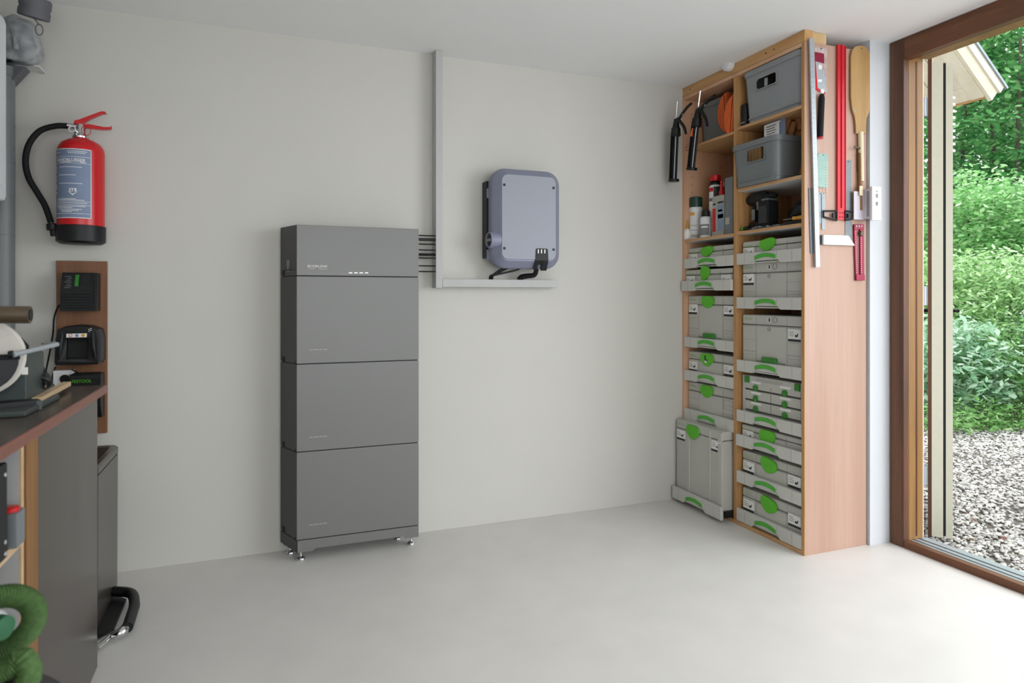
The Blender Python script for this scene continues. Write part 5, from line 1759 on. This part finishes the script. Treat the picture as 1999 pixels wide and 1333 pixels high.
m = MB().tube([onY(55, 686, -1.30), onY(80, 684, -1.22)], .003, n=8, sub=1).tube([onY(83, 676, -1.24), onY(83, 686, -1.24)], .004, n=8, sub=1).tube([onY(83, 671, -1.24), onY(108, 668, -1.20)], .003, n=8, sub=1)
m.build('bar_clamp', 'steel', t)
a, b = onY(-25, 690, -1.30), onY(58, 755, -1.30)
MB().box(a.x - .12, b.x, -1.32, -1.16, ZW + .018, a.z, bev=.006).build('housing', 'machine', t)
m = MB()
for x, y in ((13, 720), (25, 721), (22, 730)):
    q = onY(x, y, -1.375)
    m.lathe([(0, 0), (.006, 0), (.005, .004), (0, .005)], (q.x, -1.36, q.z), (0, -1, 0), 12)
m.build('bolt', 'chrome', t)
q = onY(49, 724, -1.321)
MB().box(q.x - .007, q.x + .007, -1.3225, -1.3195, q.z - .010, q.z + .010).build('sticker', 'card', t)
MB().tube([onY(35, 664, -1.3), onY(39, 668, -1.30), onY(50, 680, -1.3)], .012, n=10, sub=2).build('cable_gland', 'black', t)
a, b = onY(-60, 614, -1.42), onY(60, 614.5, -1.42)
MB().tube([a, b], .0235, n=20, sub=3).build('grip_bar', 'bronze', t)
MB().lathe([(0, 0), (.016, 0), (.016, .002), (0, .002)], b, (b - a).normalized(), 18).build('bar_end', 'black', t)
MB().box(c.x - .22, b.x + .0, -1.46, -1.14, ZW, ZW + .016, bev=.004).build('foot_plate', 'machine', t)

pl = thing('power_plug', 'black power plug with chrome pins hanging on its cord beside the grinder', 'plug', onY(83, 740, -1.16))
MB().tube([onY(48, 676, -1.28), onY(58, 686, -1.22), onY(65, 696, -1.18), onY(70, 705, -1.16)], .006, n=10).build('cord', 'black_matt', pl)
a, b = onY(69, 703, -1.16), onY(82, 738, -1.16)
MB().tube([a, a * .5 + b * .5, b], lambda q: .011 + .009 * q, n=14, sub=4).build('strain_relief', 'black_matt', pl)
q = onY(83, 743, -1.17)
ax = Vector((.15, -.85, -.5)).normalized()
MB().lathe([(0, -.02), (.020, -.018), (.0235, 0), (.0235, .012), (.020, .016), (0, .016)], q, ax, 24).build('plug_head', 'black', pl)
for dx in (-.010, .010):
    s0 = q + UX * dx + ax * .015
    MB().cyl(s0, s0 + ax * .016, .0030, n=10).build('pin', 'chrome', pl)
# boards and tray on the worktop
t = thing('dark_tray', 'flat dark grey tray lying under the power plug on the worktop', 'tray', (-.76, -.93, ZW))
m = MB()
P = [onZ(-30, 762, ZW), onZ(100, 752, ZW), onZ(108, 757, ZW), onZ(64, 782, ZW), onZ(-40, 792, ZW)]
m.prism([(p.x, p.y) for p in P], (0, 0, ZW + .0005), UX, UY, UZ * .012, bev=.003)
m.build('tray', 'machine', t)
t = thing('wood_offcut', 'pale strip of wood pointing at the socket across the worktop', 'offcut', onZ(95, 765, ZW))
P0, P1 = onZ(62, 775, ZW + .03), onZ(124, 744, ZW + .03)
d = (P1 - P0)
sd_ = Vector((d.y, -d.x, 0)).normalized()
m = MB().prism([(0, 0), (1, 0), (1, 1), (0, 1)], Vector((P0.x, P0.y, ZW + .014)), d, sd_ * .022, UZ * .014)
m.build('strip', 'pale_wood', t)
q = onZ(98, 775, ZW)
MB().box(q.x - .02, q.x + .012, q.y + .02, q.y + .08, ZW + .0005, ZW + .0135).build('packing_block', 'black', t)
t = thing('steel_bed', 'black flat metal bar with grey end block near the front of the worktop', 'bar', onZ(40, 795, ZW))
A, B = onZ(-40, 793, ZW + .02), onZ(62, 783, ZW + .02)
d = B - A
sd_ = Vector((d.y, -d.x, 0)).normalized()
MB().prism([(0, 0), (1, 0), (1, 1), (0, 1)], Vector((A.x, A.y, ZW + .0005)), d, sd_ * .05, UZ * .028, bev=.002).build('bar', 'black', t)
MB().prism([(1.005, 0), (1.12, 0), (1.12, 1), (1.005, 1)], Vector((A.x, A.y, ZW + .0005)), d, sd_ * .05, UZ * .026, bev=.002).build('end_block', 'machine', t)
t = thing('wood_offcut', 'pale wood piece at the picture edge in front of the black bar', 'offcut', onZ(8, 802, ZW))
A, B = onZ(-30, 812, ZW), onZ(22, 796, ZW)
d = B - A
MB().prism([(0, 0), (1, 0), (1, .3), (0, 1)], Vector((A.x, A.y, ZW + .0005)), d, Vector((.03, -.06, 0)), UZ * .012).build('strip', 'pale_wood', t)

# ================================================================== HIGH ON THE LEFT
t = thing('wall_boiler', 'white wall cabinet with rounded lower corner at the upper picture edge', 'wall cabinet', (-1.09, -.75, 1.66))
P = rrect(.80, .72, .03, 6, -.78, 2.02)
P = [(p[0], p[1]) for p in P]
MB().prism(P, (XL + .001, 0, 0), UY, UZ, UX * (onY(15.5, 300, -.37).x - XL), bev=.012).build('casing', 'white_lac', t)
MB().prism(rrect(.05, .04, .008, 4, -.46, 1.74), (onY(15.5, 300, -.37).x, 0, 0), UY, UZ, UX * .004, bev=.001).build('corner_badge', 'white', t)
XB = XL + .311
t = thing('drain_pipe', 'grey plastic pipe with a flared top running down the corner of the back wall', 'pipe', (-1.02, -.09, .97))
MB().lathe([(0, 0), (.046, 0), (.046, 1.20), (.046, 1.26), (.05, 1.262), (.050, 1.30), (0, 1.30)], (-1.026, -.10, ZW), n=28).build('pipe', 'pipe', t)
for z_ in (1.55, 1.72, 1.86, 2.02):
    MB().lathe([(.0455, 0), (.0475, .001), (.0475, .004), (.0455, .005)], (-1.026, -.10, z_), n=28).build('pipe_joint', 'pipe', t)
a, b = onY(60, 118, -.05), onY(31, 138, -.05)
m = MB().prism([(-1.08, 2.280), (a.x, 2.280), (b.x, 2.205), (-1.08, 2.205)], (0, -.12, 0), UX, UZ, UY * .07)
m.build('flared_bracket', 'fitting', t)
t = thing('corner_shelf', 'thin pale shelf in the upper corner carrying a clear bag', 'shelf', (-1.0, -.15, 2.285))
MB().box(XL + .36, onY(73, 110, -.06).x, -.105, -.002, 2.289, 2.296, bev=.002).build('plate', 'white_lac', t)
bg_ = thing('plastic_bag', 'crumpled clear plastic bag full of grey stuff on the thin corner shelf', 'bag', (-.98, -.15, 2.297))
g = np.random.default_rng(5)
def blob(name, c, r_, mat, seed, amp=.18, parent=None):
    b = bmesh.new()
    bmesh.ops.create_icosphere(b, subdivisions=4, radius=1)
    gg = np.random.default_rng(seed)
    K = gg.normal(size=(9, 3)) * 3.2
    ph = gg.random(9) * 6.28
    for v in b.verts:
        n = v.co.copy()
        f = 1 + amp * sum(math.sin(n.dot(Vector(K[i])) + ph[i]) for i in range(9)) / 3.2
        v.co = Vector((c[0] + n.x * r_[0] * f, c[1] + n.y * r_[1] * f, max(2.2985, c[2] + n.z * r_[2] * f)))
    m = MB()
    m._merge(b)
    return m.build(name, mat, parent, sharp=60)
blob('bag', (-.985, -.10, 2.385), (.112, .070, .115), 'bag', 3, .10, bg_)
blob('contents', (-1.0, -.115, 2.350), (.075, .05, .060), 'pipe', 8, .08, bg_)
MB().tube([(-.985, -.145, 2.43), (-.962, -.170, 2.40), (-.955, -.177, 2.33)], lambda q: .016 - .006 * q, n=10).build('folded_tail', 'bag', bg_)
t = thing('paper_sheet', 'crumpled pale plastic sheet lying on top of the white wall cabinet', 'sheet', (-1.05, -.7, 2.39))
L_ = []
for k in range(12):
    y_ = -1.1 + .72 * k / 11
    L_.append([(x, y_, 2.384 + zz * (1 + .35 * math.sin(k * 1.9 + x * 30))) for x, zz in ((XL + .02, .10), (XL + .10, .17), (XL + .20, .12), (XL + .29, .05), (XL + .29, .0), (XL + .02, .0))])
MB().loft(L_).build('sheet', 'bag', t)
a = onY(66, 26, -.30)
t = thing('ceiling_vent_cap', 'dark grey round ribbed fitting hanging high in the corner above the clear bag', 'fitting', (a.x, -.30, 2.43))
ax = Vector((.18, -.25, 1)).normalized()
m = MB().lathe([(0, .006), (.040, .006), (.052, 0), (.056, .004), (.056, .028), (.053, .032), (.053, .040), (.056, .044), (.056, .074), (.050, .082), (0, .082)], Vector((a.x, -.30, 2.430)), ax, 36)
m.build('body', 'fitting', t)
m = MB()
for k in range(4):
    m.lathe([(.008 + .010 * k, 0), (.012 + .010 * k, 0), (.012 + .010 * k, .004), (.008 + .010 * k, .004), (.008 + .010 * k, 0)], Vector((a.x, -.30, 2.430)) + ax * .002, ax, 28)
m.build('ribbed_base', 'fitting', t)
m = MB().tube([Vector((a.x, -.30, 2.43)) + ax * .08, Vector((a.x - .03, -.26, 2.56)), (a.x - .04, -.25, CEIL)], .030, n=14, sub=3)
m.build('stem', 'fitting', t)
q = onY(77, 58, -.30)
MB().tube([(q.x + .013 * math.cos(R(k)), -.30, q.z + .022 * math.sin(R(k))) for k in range(0, 360, 30)], .0022, n=6, sub=2, closed=True).build('pull_ring', 'fitting', t)
MB().tube([Vector((a.x, -.30, 2.432)), (q.x, -.30, q.z + .02)], .0025, n=6, sub=1).build('cord', 'fitting', t)

# ================================================================== NEAR THE CAMERA, LOWER LEFT
HX = -.40
t = thing('dust_extractor', 'black dust extractor at the lower picture edge in front of the bench', 'dust extractor', (-.62, -2.22, 0))
MB().box(-.66, HX - .04, -2.62, -1.86, .06, .42, bev=.03, seg=3).build('body', 'black', t)
MB().box(-.67, HX - .02, -2.64, -1.84, .425, .455, bev=.010, seg=3).build('lid', 'machine', t)
for x, y in ((-.64, -2.58), (-.64, -1.92), (HX - .08, -2.58), (HX - .08, -1.92)):
    MB().cyl((x - .012, y, .032), (x + .012, y, .032), .0318, n=18).build('wheel', 'black', t)
hs = thing('suction_hose', 'thick green braided suction hose looped above the dust extractor at the lower picture edge', 'hose', (-.45, -1.95, .46))
cc = onX(-6, 1228, -.45)
tv = (cc - CAM)
tv.z = 0
sc = tv.dot(FW) / F                                     # metres to one photo pixel at that distance
rt2 = Vector((tv.y, -tv.x, 0)).normalized()
fw2 = tv.normalized()
pts = []
for k in range(34):
    a = R(-120 + 430 * k / 33)
    r_ = 61 * sc
    pts.append(cc + rt2 * r_ * math.cos(a) + UZ * r_ * math.sin(a) + fw2 * (.055 - .11 * k / 33))
pts = pts + [cc + rt2 * .045 - UZ * .075 - fw2 * .07, cc + rt2 * .005 - UZ * .13 - fw2 * .07, cc - rt2 * .04 - UZ * .16 - fw2 * .06]
MB().tube(pts, 22.5 * sc, n=24, sub=6, ribs=.88).build('coil', 'hose_green', hs)
a = cc - rt2 * .014 + UZ * .006 + fw2 * .01
MB().lathe([(0, 0), (.026, 0), (.029, .004), (.029, .016), (.024, .020), (0, .018)], a, fw2 * -1 + rt2 * .9, 28).build('cuff_ring', 'white', hs)
MB().lathe([(0, 0), (.0225, 0), (.021, .024), (0, .026)], a + (fw2 * -1 + rt2 * .9).normalized() * .015, fw2 * -1 + rt2 * .9, 24).build('cuff', 'cuff_green', hs)
a, b = onX(48, 1330, -.44), onX(112, 1352, -.42)
MB().tube([a - UZ * .02 - rt2 * .05, a, b, b + rt2 * .06 - UZ * .10], .018, n=16, sub=6).build('connector', 'black', hs)
